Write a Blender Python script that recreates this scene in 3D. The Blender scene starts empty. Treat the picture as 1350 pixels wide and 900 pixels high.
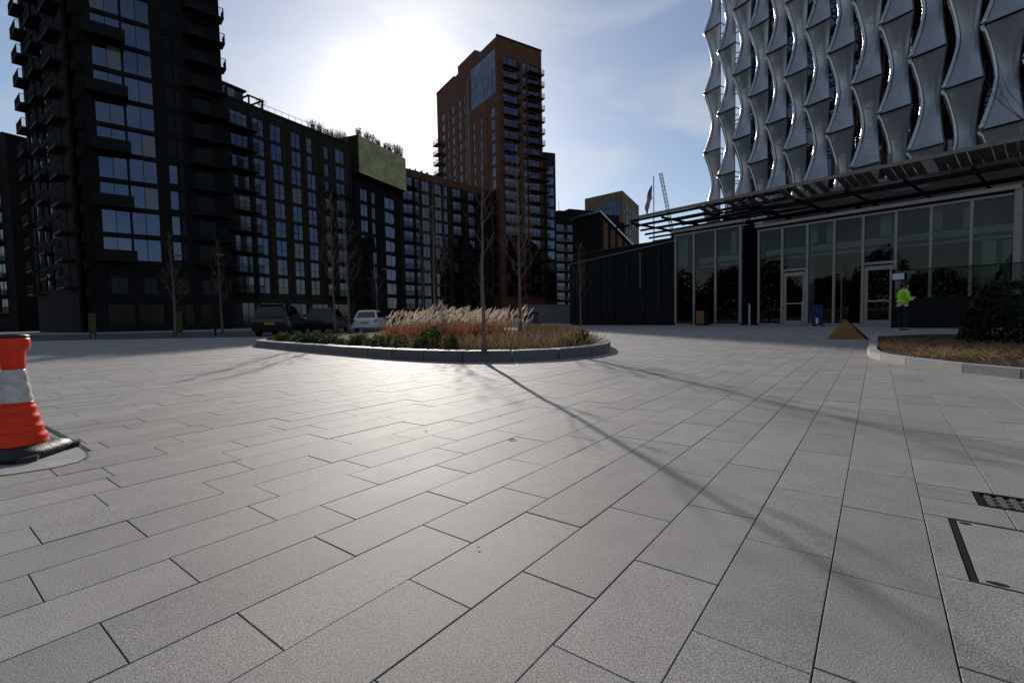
import bpy, math, random
import numpy as np
from mathutils import Vector, Matrix
R = math.radians
random.seed(11)
RNG = np.random.default_rng(7)
SC = bpy.context.scene
COL = SC.collection

# ------------------------------------------------------------------ camera
PITCH, ROLL, CAM_H = R(-2.9), R(-1.1), 0.8
fw = Vector((0, math.cos(PITCH), math.sin(PITCH)))
rt = Vector((1, 0, 0)); up = rt.cross(fw)
rt2 = rt * math.cos(ROLL) + up * math.sin(ROLL)
up2 = up * math.cos(ROLL) - rt * math.sin(ROLL)
cam = bpy.data.cameras.new('camera'); camo = bpy.data.objects.new('camera', cam); COL.objects.link(camo)
cam.sensor_width = 36; cam.lens = 16.8; cam.clip_start = 0.05; cam.clip_end = 6000
mw = Matrix((( rt2.x, up2.x, -fw.x, 0), (rt2.y, up2.y, -fw.y, 0), (rt2.z, up2.z, -fw.z, CAM_H), (0, 0, 0, 1)))
camo.matrix_world = mw
SC.camera = camo

# ------------------------------------------------------------------ sky, sun, exposure
SUN_EL, SUN_AZ = R(23.8), R(-11.6)            # azimuth from +Y towards +X
SUN_DIR = Vector((math.sin(SUN_AZ) * math.cos(SUN_EL), math.cos(SUN_AZ) * math.cos(SUN_EL), math.sin(SUN_EL)))
SKY_STRENGTH, SUN_STRENGTH, EXPOSURE = 0.095, 3.8, 0.0
w = bpy.data.worlds.new('World'); SC.world = w; w.use_nodes = True
nt = w.node_tree; nt.nodes.clear()
def N(t, **k):
    n = nt.nodes.new(t)
    for a, b in k.items(): setattr(n, a, b)
    return n
def LK(a, b): nt.links.new(a, b)
out = N('ShaderNodeOutputWorld'); bg = N('ShaderNodeBackground'); bg.inputs[1].default_value = SKY_STRENGTH
sky = N('ShaderNodeTexSky', sky_type='NISHITA', sun_disc=False, sun_elevation=SUN_EL, sun_rotation=SUN_AZ,
        altitude=20, air_density=1.0, dust_density=0.6, ozone_density=3.0)
CLOUD_SHIFT = (0.7, 5.0, 2.0)
tc = N('ShaderNodeTexCoord')
mp = N('ShaderNodeMapping'); mp.inputs['Scale'].default_value = (.8, .8, 2.4); mp.inputs['Rotation'].default_value = (R(10), R(-38), R(20)); mp.inputs['Location'].default_value = CLOUD_SHIFT
LK(tc.outputs['Generated'], mp.inputs[0])
no = N('ShaderNodeTexNoise'); no.inputs['Scale'].default_value = 2.6; no.inputs['Detail'].default_value = 7; no.inputs['Roughness'].default_value = 0.55
no.inputs['Distortion'].default_value = 0.5
LK(mp.outputs[0], no.inputs['Vector'])
ramp = N('ShaderNodeValToRGB'); ramp.color_ramp.elements[0].position = 0.47; ramp.color_ramp.elements[1].position = 0.78
LK(no.outputs['Fac'], ramp.inputs[0])
dot = N('ShaderNodeVectorMath', operation='DOT_PRODUCT'); dot.inputs[1].default_value = SUN_DIR
nrm = N('ShaderNodeVectorMath', operation='NORMALIZE'); LK(tc.outputs['Generated'], nrm.inputs[0]); LK(nrm.outputs[0], dot.inputs[0])
mx = N('ShaderNodeMath', operation='MAXIMUM'); mx.inputs[1].default_value = 0.0; LK(dot.outputs['Value'], mx.inputs[0])
def powr(e, m):
    p = N('ShaderNodeMath', operation='POWER'); p.inputs[1].default_value = e; LK(mx.outputs[0], p.inputs[0])
    q = N('ShaderNodeMath', operation='MULTIPLY'); q.inputs[1].default_value = m; LK(p.outputs[0], q.inputs[0]); return q
# thin high cloud: scatters strongly forward, so it is brightest round the sun
p1, p2 = powr(170, 30.0), powr(16, 3.0)
s1 = N('ShaderNodeMath', operation='ADD'); LK(p1.outputs[0], s1.inputs[0]); LK(p2.outputs[0], s1.inputs[1])
s2 = N('ShaderNodeMath', operation='ADD'); s2.inputs[1].default_value = 8.0; LK(s1.outputs[0], s2.inputs[0])
cc = N('ShaderNodeVectorMath', operation='SCALE'); cc.inputs[0].default_value = (1.0, 0.99, 0.97); LK(s2.outputs[0], cc.inputs['Scale'])
cm = N('ShaderNodeMath', operation='MULTIPLY_ADD'); cm.inputs[1].default_value = 0.55; cm.inputs[2].default_value = 0.06; LK(ramp.outputs[0], cm.inputs[0])
mixc = N('ShaderNodeMix', data_type='RGBA'); LK(cm.outputs[0], mixc.inputs['Factor']); LK(sky.outputs[0], mixc.inputs['A']); LK(cc.outputs[0], mixc.inputs['B'])
LK(mixc.outputs['Result'], bg.inputs[0]); LK(bg.outputs[0], out.inputs[0])

sl = bpy.data.lights.new('sun', 'SUN'); sl.energy = SUN_STRENGTH; sl.angle = R(0.6); sl.color = (1.0, 0.94, 0.86)
so = bpy.data.objects.new('sun', sl); COL.objects.link(so)
so.rotation_euler = (-SUN_DIR).to_track_quat('-Z', 'Y').to_euler(); so.location = (0, 0, 90)
vs = SC.view_settings; vs.view_transform = 'Standard'; vs.look = 'None'; vs.exposure = EXPOSURE; vs.gamma = 1.0; vs.use_curve_mapping = False

# ------------------------------------------------------------------ materials
MATS = {}
def mat(name, c, rough=0.6, spec=0.5, metal=0.0, var=0.0, scale=3.0, bump=0.0, bscale=30.0, ior=1.5, island=0.0, c2=None, trans=None):
    m = bpy.data.materials.new(name); m.use_nodes = True; MATS[name] = m
    t = m.node_tree; b = t.nodes['Principled BSDF']
    b.inputs['Base Color'].default_value = (*c, 1); b.inputs['Roughness'].default_value = rough
    b.inputs['Specular IOR Level'].default_value = spec; b.inputs['Metallic'].default_value = metal; b.inputs['IOR'].default_value = ior
    geo = t.nodes.new('ShaderNodeNewGeometry')
    src = None
    if var or c2:
        n = t.nodes.new('ShaderNodeTexNoise'); n.inputs['Scale'].default_value = scale; n.inputs['Detail'].default_value = 5
        t.links.new(geo.outputs['Position'], n.inputs['Vector'])
        mxn = t.nodes.new('ShaderNodeMix'); mxn.data_type = 'RGBA'
        a = tuple(x * (1 - var) for x in c); bb = tuple(min(1, x * (1 + var)) for x in c) if c2 is None else c2
        mxn.inputs['A'].default_value = (*a, 1); mxn.inputs['B'].default_value = (*bb, 1)
        rr = t.nodes.new('ShaderNodeMapRange'); rr.inputs[1].default_value = 0.3; rr.inputs[2].default_value = 0.7
        t.links.new(n.outputs['Fac'], rr.inputs[0]); t.links.new(rr.outputs[0], mxn.inputs['Factor'])
        src = mxn.outputs['Result']
    if island:
        hs = t.nodes.new('ShaderNodeHueSaturation'); mr = t.nodes.new('ShaderNodeMapRange')
        mr.inputs[3].default_value = 1 - island; mr.inputs[4].default_value = 1 + island
        t.links.new(geo.outputs['Random Per Island'], mr.inputs[0]); t.links.new(mr.outputs[0], hs.inputs['Value'])
        if src: t.links.new(src, hs.inputs['Color'])
        else: hs.inputs['Color'].default_value = (*c, 1)
        src = hs.outputs[0]
    if src: t.links.new(src, b.inputs['Base Color'])
    if bump:
        n = t.nodes.new('ShaderNodeTexNoise'); n.inputs['Scale'].default_value = bscale; n.inputs['Detail'].default_value = 4
        t.links.new(geo.outputs['Position'], n.inputs['Vector'])
        bp = t.nodes.new('ShaderNodeBump'); bp.inputs['Strength'].default_value = bump; bp.inputs['Distance'].default_value = 0.02
        t.links.new(n.outputs['Fac'], bp.inputs['Height']); t.links.new(bp.outputs[0], b.inputs['Normal'])
    if trans:                                   # thin leaf or blade: part of the light passes through
        tr = t.nodes.new('ShaderNodeBsdfTranslucent'); ms = t.nodes.new('ShaderNodeMixShader'); ms.inputs[0].default_value = trans
        o = t.nodes['Material Output']
        if src: t.links.new(src, tr.inputs[0])
        else: tr.inputs[0].default_value = (*c, 1)
        t.links.new(b.outputs[0], ms.inputs[1]); t.links.new(tr.outputs[0], ms.inputs[2]); t.links.new(ms.outputs[0], o.inputs['Surface'])
    return m

def granite(name, c, island=0.05, rough=0.42, spots=False):
    m = bpy.data.materials.new(name); m.use_nodes = True; MATS[name] = m
    t = m.node_tree; b = t.nodes['Principled BSDF']; L = t.links.new
    geo = t.nodes.new('ShaderNodeNewGeometry')
    fine = t.nodes.new('ShaderNodeTexNoise'); fine.inputs['Scale'].default_value = 270; fine.inputs['Detail'].default_value = 3; fine.inputs['Roughness'].default_value = 0.7
    big = t.nodes.new('ShaderNodeTexNoise'); big.inputs['Scale'].default_value = 1.1; big.inputs['Detail'].default_value = 5
    stain = t.nodes.new('ShaderNodeTexNoise'); stain.inputs['Scale'].default_value = 5.5; stain.inputs['Detail'].default_value = 6; stain.inputs['Roughness'].default_value = 0.65
    for n in (fine, big, stain): L(geo.outputs['Position'], n.inputs['Vector'])
    r1 = t.nodes.new('ShaderNodeValToRGB'); e = r1.color_ramp.elements
    e[0].position = 0.30; e[0].color = (c[0] * .18, c[1] * .18, c[2] * .19, 1); e[1].position = 0.71; e[1].color = (c[0] * 2.0, c[1] * 2.0, c[2] * 2.0, 1)
    k = e.new(0.5); k.color = (*c, 1)
    L(fine.outputs['Fac'], r1.inputs[0])
    def rng(s, lo, hi):
        q = t.nodes.new('ShaderNodeMapRange'); q.inputs[1].default_value = .3; q.inputs[2].default_value = .7; q.inputs[3].default_value = lo; q.inputs[4].default_value = hi
        L(s, q.inputs[0]); return q.outputs[0]
    a = t.nodes.new('ShaderNodeMath'); a.operation = 'MULTIPLY'; L(rng(big.outputs['Fac'], .9, 1.08), a.inputs[0]); L(rng(stain.outputs['Fac'], .87, 1.07), a.inputs[1])
    i = t.nodes.new('ShaderNodeMapRange'); i.inputs[3].default_value = 1 - island; i.inputs[4].default_value = 1 + island
    oi = t.nodes.new('ShaderNodeObjectInfo'); ad = t.nodes.new('ShaderNodeMath'); ad.operation = 'ADD'
    L(geo.outputs['Random Per Island'], ad.inputs[0]); L(oi.outputs['Random'], ad.inputs[1])
    fr = t.nodes.new('ShaderNodeMath'); fr.operation = 'FRACT'; L(ad.outputs[0], fr.inputs[0]); L(fr.outputs[0], i.inputs[0])
    a2 = t.nodes.new('ShaderNodeMath'); a2.operation = 'MULTIPLY'; L(a.outputs[0], a2.inputs[0]); L(i.outputs[0], a2.inputs[1])
    if spots:                                   # trodden gum and drip marks
        vo = t.nodes.new('ShaderNodeTexVoronoi'); vo.inputs['Scale'].default_value = 1.7; vo.inputs['Randomness'].default_value = 1.0; L(geo.outputs['Position'], vo.inputs['Vector'])
        sp = t.nodes.new('ShaderNodeMapRange'); sp.inputs[1].default_value = .016; sp.inputs[2].default_value = .026; sp.inputs[3].default_value = .45; sp.inputs[4].default_value = 1.0; L(vo.outputs['Distance'], sp.inputs[0])
        mu = t.nodes.new('ShaderNodeTexNoise'); mu.inputs['Scale'].default_value = .38; mu.inputs['Detail'].default_value = 6; mu.inputs['Roughness'].default_value = .7; L(geo.outputs['Position'], mu.inputs['Vector'])
        a3 = t.nodes.new('ShaderNodeMath'); a3.operation = 'MULTIPLY'; L(a2.outputs[0], a3.inputs[0]); L(sp.outputs[0], a3.inputs[1])
        a4 = t.nodes.new('ShaderNodeMath'); a4.operation = 'MULTIPLY'; L(a3.outputs[0], a4.inputs[0]); L(rng(mu.outputs['Fac'], .86, 1.06), a4.inputs[1]); a2 = a4
    hs = t.nodes.new('ShaderNodeHueSaturation'); L(r1.outputs[0], hs.inputs['Color']); L(a2.outputs[0], hs.inputs['Value'])
    L(hs.outputs[0], b.inputs['Base Color'])
    L(rng(stain.outputs['Fac'], rough - .01, rough + .03), b.inputs['Roughness']); b.inputs['Specular IOR Level'].default_value = .33
    bp = t.nodes.new('ShaderNodeBump'); bp.inputs['Strength'].default_value = .3; bp.inputs['Distance'].default_value = .003
    L(fine.outputs['Fac'], bp.inputs['Height']); L(bp.outputs[0], b.inputs['Normal'])
    return m

granite('paving', (.285, .265, .243), rough=.66, island=.085, spots=True)
granite('kerb_granite', (.125, .12, .115), island=.12, rough=.55)
granite('pale_granite', (.36, .35, .335), island=.05, rough=.6)
mat('grout', (.015, .014, .013), .95, .05, c2=(.15, .14, .125), scale=2.2)
mat('asphalt', (.05, .05, .052), .8, .3, var=.2, scale=8, bump=.3, bscale=90)
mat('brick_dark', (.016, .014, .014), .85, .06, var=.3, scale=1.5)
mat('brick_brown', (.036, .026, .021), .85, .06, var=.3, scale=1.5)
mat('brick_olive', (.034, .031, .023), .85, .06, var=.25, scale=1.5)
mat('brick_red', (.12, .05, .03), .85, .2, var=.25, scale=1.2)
mat('stone_tan', (.15, .115, .07), .85, .2, var=.2, scale=.6)
mat('panel_green', (.46, .42, .17), .5, .4, var=.3, scale=.5)
mat('metal_dark', (.010, .010, .011), .6, .12)
mat('metal_brown', (.32, .265, .225), .4, .5, var=.15, scale=4)
mat('metal_grey', (.11, .105, .10), .5, .4)
mat('steel', (.45, .45, .45), .25, .5, metal=1.0, var=.1, scale=20)
mat('glass', (.006, .008, .014), .04, .5, ior=2.1, bump=.02, bscale=.9)
mat('glass_low', (.004, .005, .006), .12, .3, ior=1.3)
mat('glass_blind', (.085, .085, .09), .08, .5, ior=1.7, bump=.02, bscale=.9)
mat('dark_rib', (.010, .0105, .0105), .6, .15, var=.3, scale=2)
mat('roof_dark', (.04, .04, .042), .8, .2)
mat('rubber', (.012, .012, .013), .5, .5, bump=.2, bscale=60)
mat('cone_orange', (.86, .045, .009), .42, .25, var=.12, scale=14)
mat('cone_white', (.56, .52, .49), .5, .4, var=.18, scale=25)
mat('soil', (.045, .032, .022), .95, .1, var=.4, scale=9, bump=.8, bscale=25)
mat('bark', (.16, .125, .095), .85, .2, var=.3, scale=15, bump=.4, bscale=50)
mat('twig', (.15, .105, .08), .85, .2)
mat('leaf_green', (.055, .078, .022), .7, .15, island=.4, trans=.3)
mat('leaf_dark', (.022, .028, .012), .6, .3, island=.4, trans=.15)
mat('grass_red', (.26, .10, .05), .75, .2, island=.35, trans=.45)
mat('grass_tan', (.28, .18, .095), .8, .2, island=.35, trans=.45)
mat('grass_brown', (.145, .098, .060), .8, .2, island=.4, trans=.4)
mat('plume', (.70, .59, .48), .8, .1, island=.15, trans=.5)
mat('car_black', (.008, .008, .009), .18, .5)
mat('car_grey', (.02, .021, .023), .25, .5)
mat('car_white', (.62, .62, .62), .25, .5)
mat('car_glass', (.004, .005, .006), .03, .5, ior=1.6)
mat('lamp_red', (.30, .012, .012), .2, .5)
mat('plate_yellow', (.30, .19, .01), .4, .4)
mat('plate_black', (.01, .01, .01), .5, .4)
mat('hi_vis', (.36, .72, .03), .6, .3, var=.1, scale=12)
mat('reflective', (.6, .62, .6), .35, .5)
mat('trouser', (.018, .018, .022), .85, .2)
mat('skin', (.40, .22, .16), .55, .4)
mat('hair', (.02, .015, .012), .7, .3)
mat('wood', (.20, .10, .035), .7, .3, var=.25, scale=10)
mat('ochre', (.27, .14, .045), .75, .3, var=.15, scale=5)
mat('blue', (.012, .017, .07), .5, .4)
mat('paper', (.62, .62, .60), .6, .3)
mat('yellow', (.07, .065, .012), .6, .3)
mat('panel_blue', (.04, .16, .36), .4, .4)
mat('concrete', (.16, .15, .14), .85, .2, var=.15, scale=2)
mat('interior', (.05, .055, .05), .9, .1, var=.3, scale=1)
mat('interior_light', (.46, .49, .46), .8, .2, var=.1, scale=2)
mat('crane', (.35, .33, .30), .6, .3)
mat('canopy_metal', (.24, .19, .155), .45, .4, var=.2, scale=3)

def glass_through(name, tint, refl_ior=1.5):
    m = bpy.data.materials.new(name); m.use_nodes = True; MATS[name] = m
    t = m.node_tree; t.nodes.remove(t.nodes['Principled BSDF']); o = t.nodes['Material Output']
    g = t.nodes.new('ShaderNodeBsdfGlossy'); g.inputs['Roughness'].default_value = .015
    tr = t.nodes.new('ShaderNodeBsdfTransparent'); tr.inputs[0].default_value = (*tint, 1)
    fr = t.nodes.new('ShaderNodeFresnel'); fr.inputs[0].default_value = refl_ior
    ms = t.nodes.new('ShaderNodeMixShader')
    t.links.new(fr.outputs[0], ms.inputs[0]); t.links.new(tr.outputs[0], ms.inputs[1]); t.links.new(g.outputs[0], ms.inputs[2]); t.links.new(ms.outputs[0], o.inputs['Surface'])
glass_through('glass_clear', (.70, .76, .73), 1.42)
glass_through('glass_rail', (.93, .95, .95), 1.2)

def sail_mat():
    m = bpy.data.materials.new('sail_fabric'); m.use_nodes = True; MATS['sail_fabric'] = m
    t = m.node_tree; b = t.nodes['Principled BSDF']; o = t.nodes['Material Output']
    geo = t.nodes.new('ShaderNodeNewGeometry'); n = t.nodes.new('ShaderNodeTexNoise'); n.inputs['Scale'].default_value = .8; n.inputs['Detail'].default_value = 4
    t.links.new(geo.outputs['Position'], n.inputs['Vector'])
    r = t.nodes.new('ShaderNodeMapRange'); r.inputs[3].default_value = .22; r.inputs[4].default_value = .36; t.links.new(n.outputs['Fac'], r.inputs[0])
    t.links.new(r.outputs[0], b.inputs['Roughness'])
    b.inputs['Base Color'].default_value = (.42, .43, .455, 1); b.inputs['Metallic'].default_value = .45; b.inputs['Specular IOR Level'].default_value = .5
    tr = t.nodes.new('ShaderNodeBsdfTranslucent'); tr.inputs[0].default_value = (.32, .32, .34, 1)
    ms = t.nodes.new('ShaderNodeMixShader'); ms.inputs[0].default_value = .16
    t.links.new(b.outputs[0], ms.inputs[1]); t.links.new(tr.outputs[0], ms.inputs[2]); t.links.new(ms.outputs[0], o.inputs['Surface'])
sail_mat()
MATS['glass'].node_tree.nodes['Principled BSDF'].inputs['Specular Tint'].default_value = (.62, .72, 1.0, 1)   # blue of the reflected sky put into the glass tint

# ------------------------------------------------------------------ mesh helpers
class MB:
    def __init__(s): s.v = []; s.f = []; s.mi = []; s.cur = 0
    def _add(s, vs, fs):
        o = len(s.v); s.v += [tuple(v) for v in vs]
        for f in fs: s.f.append(tuple(i + o for i in f)); s.mi.append(s.cur)
        return s
    def box(s, x0, x1, y0, y1, z0, z1):
        return s._add([(x0,y0,z0),(x1,y0,z0),(x1,y1,z0),(x0,y1,z0),(x0,y0,z1),(x1,y0,z1),(x1,y1,z1),(x0,y1,z1)],
                      [(0,3,2,1),(4,5,6,7),(0,1,5,4),(1,2,6,5),(2,3,7,6),(3,0,4,7)])
    def quad(s, a, b, c, d): return s._add([a, b, c, d], [(0,1,2,3)])
    def prism(s, poly, z0, z1):
        n = len(poly); vs = [(p[0], p[1], z0) for p in poly] + [(p[0], p[1], z1) for p in poly]
        fs = [tuple(range(n))[::-1], tuple(range(n, 2*n))] + [(i, (i+1) % n, n + (i+1) % n, n + i) for i in range(n)]
        return s._add(vs, fs)
    def tube(s, pts, rs, n=6, cap=True):
        pts = [Vector(p) for p in pts]; rings = []; o = len(s.v)
        if not hasattr(rs, '__len__'): rs = [rs] * len(pts)
        ref = None
        for i, p in enumerate(pts):
            d = (pts[min(i+1, len(pts)-1)] - pts[max(i-1, 0)]).normalized()
            if ref is None: ref = Vector((1,0,0)) if abs(d.x) < .8 else Vector((0,1,0))
            a = d.cross(ref).normalized(); b = d.cross(a); ref = b.cross(d) if False else ref
            for k in range(n):
                t = 2*math.pi*k/n; s.v.append(tuple(p + (a*math.cos(t) + b*math.sin(t)) * rs[i]))
        for i in range(len(pts)-1):
            for k in range(n):
                q = o + i*n; s.f.append((q+k, q+(k+1) % n, q+n+(k+1) % n, q+n+k)); s.mi.append(s.cur)
        if cap:
            s.f.append(tuple(o+k for k in range(n))[::-1]); s.mi.append(s.cur)
            s.f.append(tuple(o+(len(pts)-1)*n+k for k in range(n))); s.mi.append(s.cur)
        return s
    def lathe(s, prof, n=24, c=(0,0,0), axis='z'):
        o = len(s.v)
        for r, z in prof:
            for k in range(n):
                t = 2*math.pi*k/n
                if axis == 'z': s.v.append((c[0]+r*math.cos(t), c[1]+r*math.sin(t), c[2]+z))
                else: s.v.append((c[0]+z, c[1]+r*math.cos(t), c[2]+r*math.sin(t)))
        for i in range(len(prof)-1):
            for k in range(n):
                q = o+i*n; s.f.append((q+k, q+(k+1) % n, q+n+(k+1) % n, q+n+k)); s.mi.append(s.cur)
        s.f.append(tuple(o+k for k in range(n))[::-1]); s.mi.append(s.cur)
        s.f.append(tuple(o+(len(prof)-1)*n+k for k in range(n))); s.mi.append(s.cur)
        return s
    def mesh(s, name, mats, smooth=False):
        me = bpy.data.meshes.new(name); me.from_pydata(s.v, [], s.f)
        for m in ([mats] if isinstance(mats, str) else mats): me.materials.append(MATS[m])
        if any(s.mi): me.polygons.foreach_set('material_index', s.mi)
        if smooth: me.polygons.foreach_set('use_smooth', [True]*len(me.polygons))
        me.update(); return me

def fix_normals(me):
    import bmesh
    b = bmesh.new(); b.from_mesh(me); bmesh.ops.recalc_face_normals(b, faces=b.faces); b.to_mesh(me); b.free(); return me

def link(name, me, parent=None, loc=(0,0,0), rz=0.0):
    o = bpy.data.objects.new(name, me); COL.objects.link(o); o.parent = parent; o.location = loc; o.rotation_euler = (0, 0, rz); return o
def tag(o, label=None, cat=None, group=None, kind=None):
    if label: o['label'] = label
    if cat: o['category'] = cat
    if group: o['group'] = group
    if kind: o['kind'] = kind
    return o
def thing(name, label, cat, loc=(0,0,0), rz=0.0, group=None):
    return tag(link(name, None, None, loc, rz), label, cat, group)
def put(name, mb, m, parent=None, loc=(0,0,0), rz=0.0, smooth=False):
    me = mb if isinstance(mb, bpy.types.Mesh) else mb.mesh(name, m, smooth)
    return link(name, me, parent, loc, rz)
def bevel(o, w=.01, seg=2):
    m = o.modifiers.new('bevel', 'BEVEL'); m.width = w; m.segments = seg; m.limit_method = 'ANGLE'; return o
def quads_mesh(name, P, m):
    """P: array (n,4,3) of loose quads"""
    n = len(P); me = bpy.data.meshes.new(name); me.vertices.add(n*4); me.vertices.foreach_set('co', P.reshape(-1).astype(np.float32))
    me.loops.add(n*4); me.loops.foreach_set('vertex_index', np.arange(n*4, dtype=np.int32))
    me.polygons.add(n); me.polygons.foreach_set('loop_start', np.arange(0, n*4, 4, dtype=np.int32)); me.polygons.foreach_set('loop_total', np.full(n, 4, dtype=np.int32))
    me.materials.append(MATS[m]); me.update(calc_edges=True); return me
def blades(base, tip, width):
    """thin tapered blades from base to tip"""
    d = tip - base; side = np.cross(d, RNG.normal(size=d.shape)); side /= np.linalg.norm(side, axis=1)[:, None] + 1e-9
    s = side * width[:, None] * .5
    return np.stack([base - s, base + s, tip + s*.35, tip - s*.35], axis=1)
def leaves(C, size):
    n = len(C); a = RNG.normal(size=(n,3)); a /= np.linalg.norm(a, axis=1)[:, None]
    b = np.cross(a, RNG.normal(size=(n,3))); b /= np.linalg.norm(b, axis=1)[:, None]
    a = a*size[:, None]; b = b*size[:, None]*.55
    return np.stack([C - a, C - b, C + a, C + b], axis=1)
def inside(poly, pts):
    x, y = pts[:,0], pts[:,1]; r = np.zeros(len(pts), bool); j = len(poly)-1
    for i in range(len(poly)):
        xi, yi = poly[i]; xj, yj = poly[j]
        c = ((yi > y) != (yj > y)) & (x < (xj-xi)*(y-yi)/(yj-yi+1e-12)+xi); r ^= c; j = i
    return r

# ================================================================== SETTING
# ------------------------------------------------------------------ ground
tag(put('ground', MB().quad((-3000,-3000,-.05),(3000,-3000,-.05),(3000,3000,-.05),(-3000,3000,-.05)), 'concrete'), kind='structure')
tag(put('road', MB().box(-70, -9.2, 26.2, 44.5, -.006, .0), 'asphalt'), kind='structure')
pav = tag(link('plaza_paving', None), kind='structure')
TH = R(37.35); DL = np.array([math.sin(TH), math.cos(TH)]); DN = np.array([math.cos(TH), -math.sin(TH)])
def uv(u, v): p = DN*u + DL*v; return (float(p[0]), float(p[1]))
bed_poly_all = []
put('joint_bed', MB().prism([uv(-75,-30), uv(60,-30), uv(60,75), uv(-75,75)], -.04, -.0075), 'grout', pav)
COVER = (.232, .832, 1.893, 2.44); GRATE = (.345, .865, 2.66, 2.86)
def sub(r, h):
    u0,u1,v0,v1 = r; a0,a1,b0,b1 = h
    if u1 <= a0 or u0 >= a1 or v1 <= b0 or v0 >= b1: return [r]
    o = []
    if v0 < b0: o.append((u0,u1,v0,b0)); v0 = b0
    if v1 > b1: o.append((u0,u1,b1,v1)); v1 = b1
    if u0 < a0: o.append((u0,a0,v0,v1))
    if u1 > a1: o.append((a1,u1,v0,v1))
    return o
known = {-6:.56,-5:.93,-4:.56,-3:.92,-2:.55,-1:.31,0:.55,1:.94,2:1.18,3:.95,4:1.2,5:1.73,6:1.42,7:2.05}
LENS = (.5,.56,.62,.62,.68,.74)
W = .2588; GAP = .0038
slabs = []
for i in range(-170, 75):
    u0 = -1.395 + W*i; v = known.get(i, random.uniform(0,.6))
    vs_ = [v]
    while vs_[-1] < 34: vs_.append(vs_[-1] + random.choice(LENS))
    while vs_[0] > -26: vs_.insert(0, vs_[0] - random.choice(LENS))
    for a, b in zip(vs_, vs_[1:]):
        cx, cy = uv(u0+W/2, (a+b)/2)
        if cy < .55 or cy > 25.5 or abs(cx) > 1.17*cy + 1.2: continue
        for r in sum([sub(q, GRATE) for q in sub((u0,u0+W,a,b), COVER)], []):
            if r[1]-r[0] > .02 and r[3]-r[2] > .02: slabs.append((math.hypot(cx,cy), r))
slabs.sort(key=lambda s: s[0])
def slab_mb(mb, r, z, tilt, c=.0012, d=.016, org=None):
    u0,u1,v0,v1 = r; g = GAP/2; a = []
    for (uu,vv,zz) in [(u0+g,v0+g,-d),(u1-g,v0+g,-d),(u1-g,v1-g,-d),(u0+g,v1-g,-d),
                       (u0+g,v0+g,-c),(u1-g,v0+g,-c),(u1-g,v1-g,-c),(u0+g,v1-g,-c),
                       (u0+g+c,v0+g+c,0),(u1-g-c,v0+g+c,0),(u1-g-c,v1-g-c,0),(u0+g+c,v1-g-c,0)]:
        x, y = uv(uu, vv)
        if org: x -= org[0]; y -= org[1]
        a.append((x, y, z + zz + tilt*(uu-u0) if zz > -d else zz))
    mb._add(a, [(8,9,10,11)] + [(k,(k+1) % 4,4+(k+1) % 4,4+k) for k in range(4)] + [(4+k,4+(k+1) % 4,8+(k+1) % 4,8+k) for k in range(4)])
cache = {}
far = MB()
for n, (dist, r) in enumerate(slabs):
    z = random.uniform(-.0012,.0012); ti = random.uniform(-.003,.003)
    if n < 290:
        key = (round(r[1]-r[0],3), round(r[3]-r[2],3))
        if key not in cache:
            m = MB(); slab_mb(m, (0,key[0],0,key[1]), 0, 0); cache[key] = m.mesh('slab', 'paving')
        x, y = uv(r[0], r[2]); o = link('slab', cache[key], pav, (x,y,z)); o.rotation_euler = (ti, ti*.6, 0)
    else: slab_mb(far, r, z, ti)
tag(put('slab_field', far, 'paving', pav), kind='stuff')
# paved sheet beyond the slabs one can tell apart
put('far_paving', MB().prism([(-75,25.2),(75,25.2),(75,95),(-75,95)], -.009, -.0035), 'paving', pav)
put('side_paving', MB().prism([(14,-6),(75,-6),(75,25.1),(31,25.1),(14,11)], -.009, -.0038), 'paving', pav)

# drain grate and recessed cover set into the paving
def uvbox(mb, u0,u1,v0,v1,z0,z1): mb.prism([uv(u0,v0),uv(u1,v0),uv(u1,v1),uv(u0,v1)], z0, z1)
t = thing('drain_grate', 'small cast iron drain grate with slotted bars set in the paving', 'drain grate')
m = MB(); a0,a1,b0,b1 = GRATE
for q in ((a0+.004,a1-.004,b0+.004,b0+.02),(a0+.004,a1-.004,b1-.02,b1-.004),(a0+.004,a0+.02,b0+.02,b1-.02),(a1-.02,a1-.004,b0+.02,b1-.02)): uvbox(m,*q,-.007,.001)
put('frame', m, 'metal_dark', t)
for k in range(12):
    m = MB(); uu = a0+.034+k*.0385; uvbox(m, uu, uu+.02, b0+.0205, b1-.0205, -.0068, -.002); put('bar', m, 'metal_grey', t)
m = MB()
for k in range(1,4): vv = b0+.02+k*.04; uvbox(m, a0+.0205, a1-.0205, vv-.006, vv+.006, -.0066, -.004)
put('cross_bars', m, 'metal_grey', t)
t = thing('access_cover', 'recessed paving access cover with black metal rim and lifting holes', 'access cover')
m = MB(); a0,a1,b0,b1 = COVER
for q in ((a0+.003,a1-.003,b0+.003,b0+.010),(a0+.003,a1-.003,b1-.012,b1-.003),(a0+.003,a0+.017,b0+.010,b1-.012),(a1-.012,a1-.003,b0+.010,b1-.012)): uvbox(m,*q,-.007,-.001)
put('rim', m, 'plate_black', t)
for (q0,q1) in ((a0+.021,a0+.30),(a0+.302,a1-.016)):
    m = MB(); uvbox(m, q0,q1,b0+.013,b1-.016,-.0068,-.0005); put('infill_slab', m, 'paving', t)
for (cu,cv,ln) in ((a0+.042,b1-.035,.036),(a0+.06,b0+.028,.05)):
    m = MB(); pts = [uv(cu+ln*.5*math.cos(k*.524), cv+.009*math.sin(k*.524)) for k in range(12)]; m.prism(pts,-.004,.001); put('lifting_hole', m, 'plate_black', t)

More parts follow.
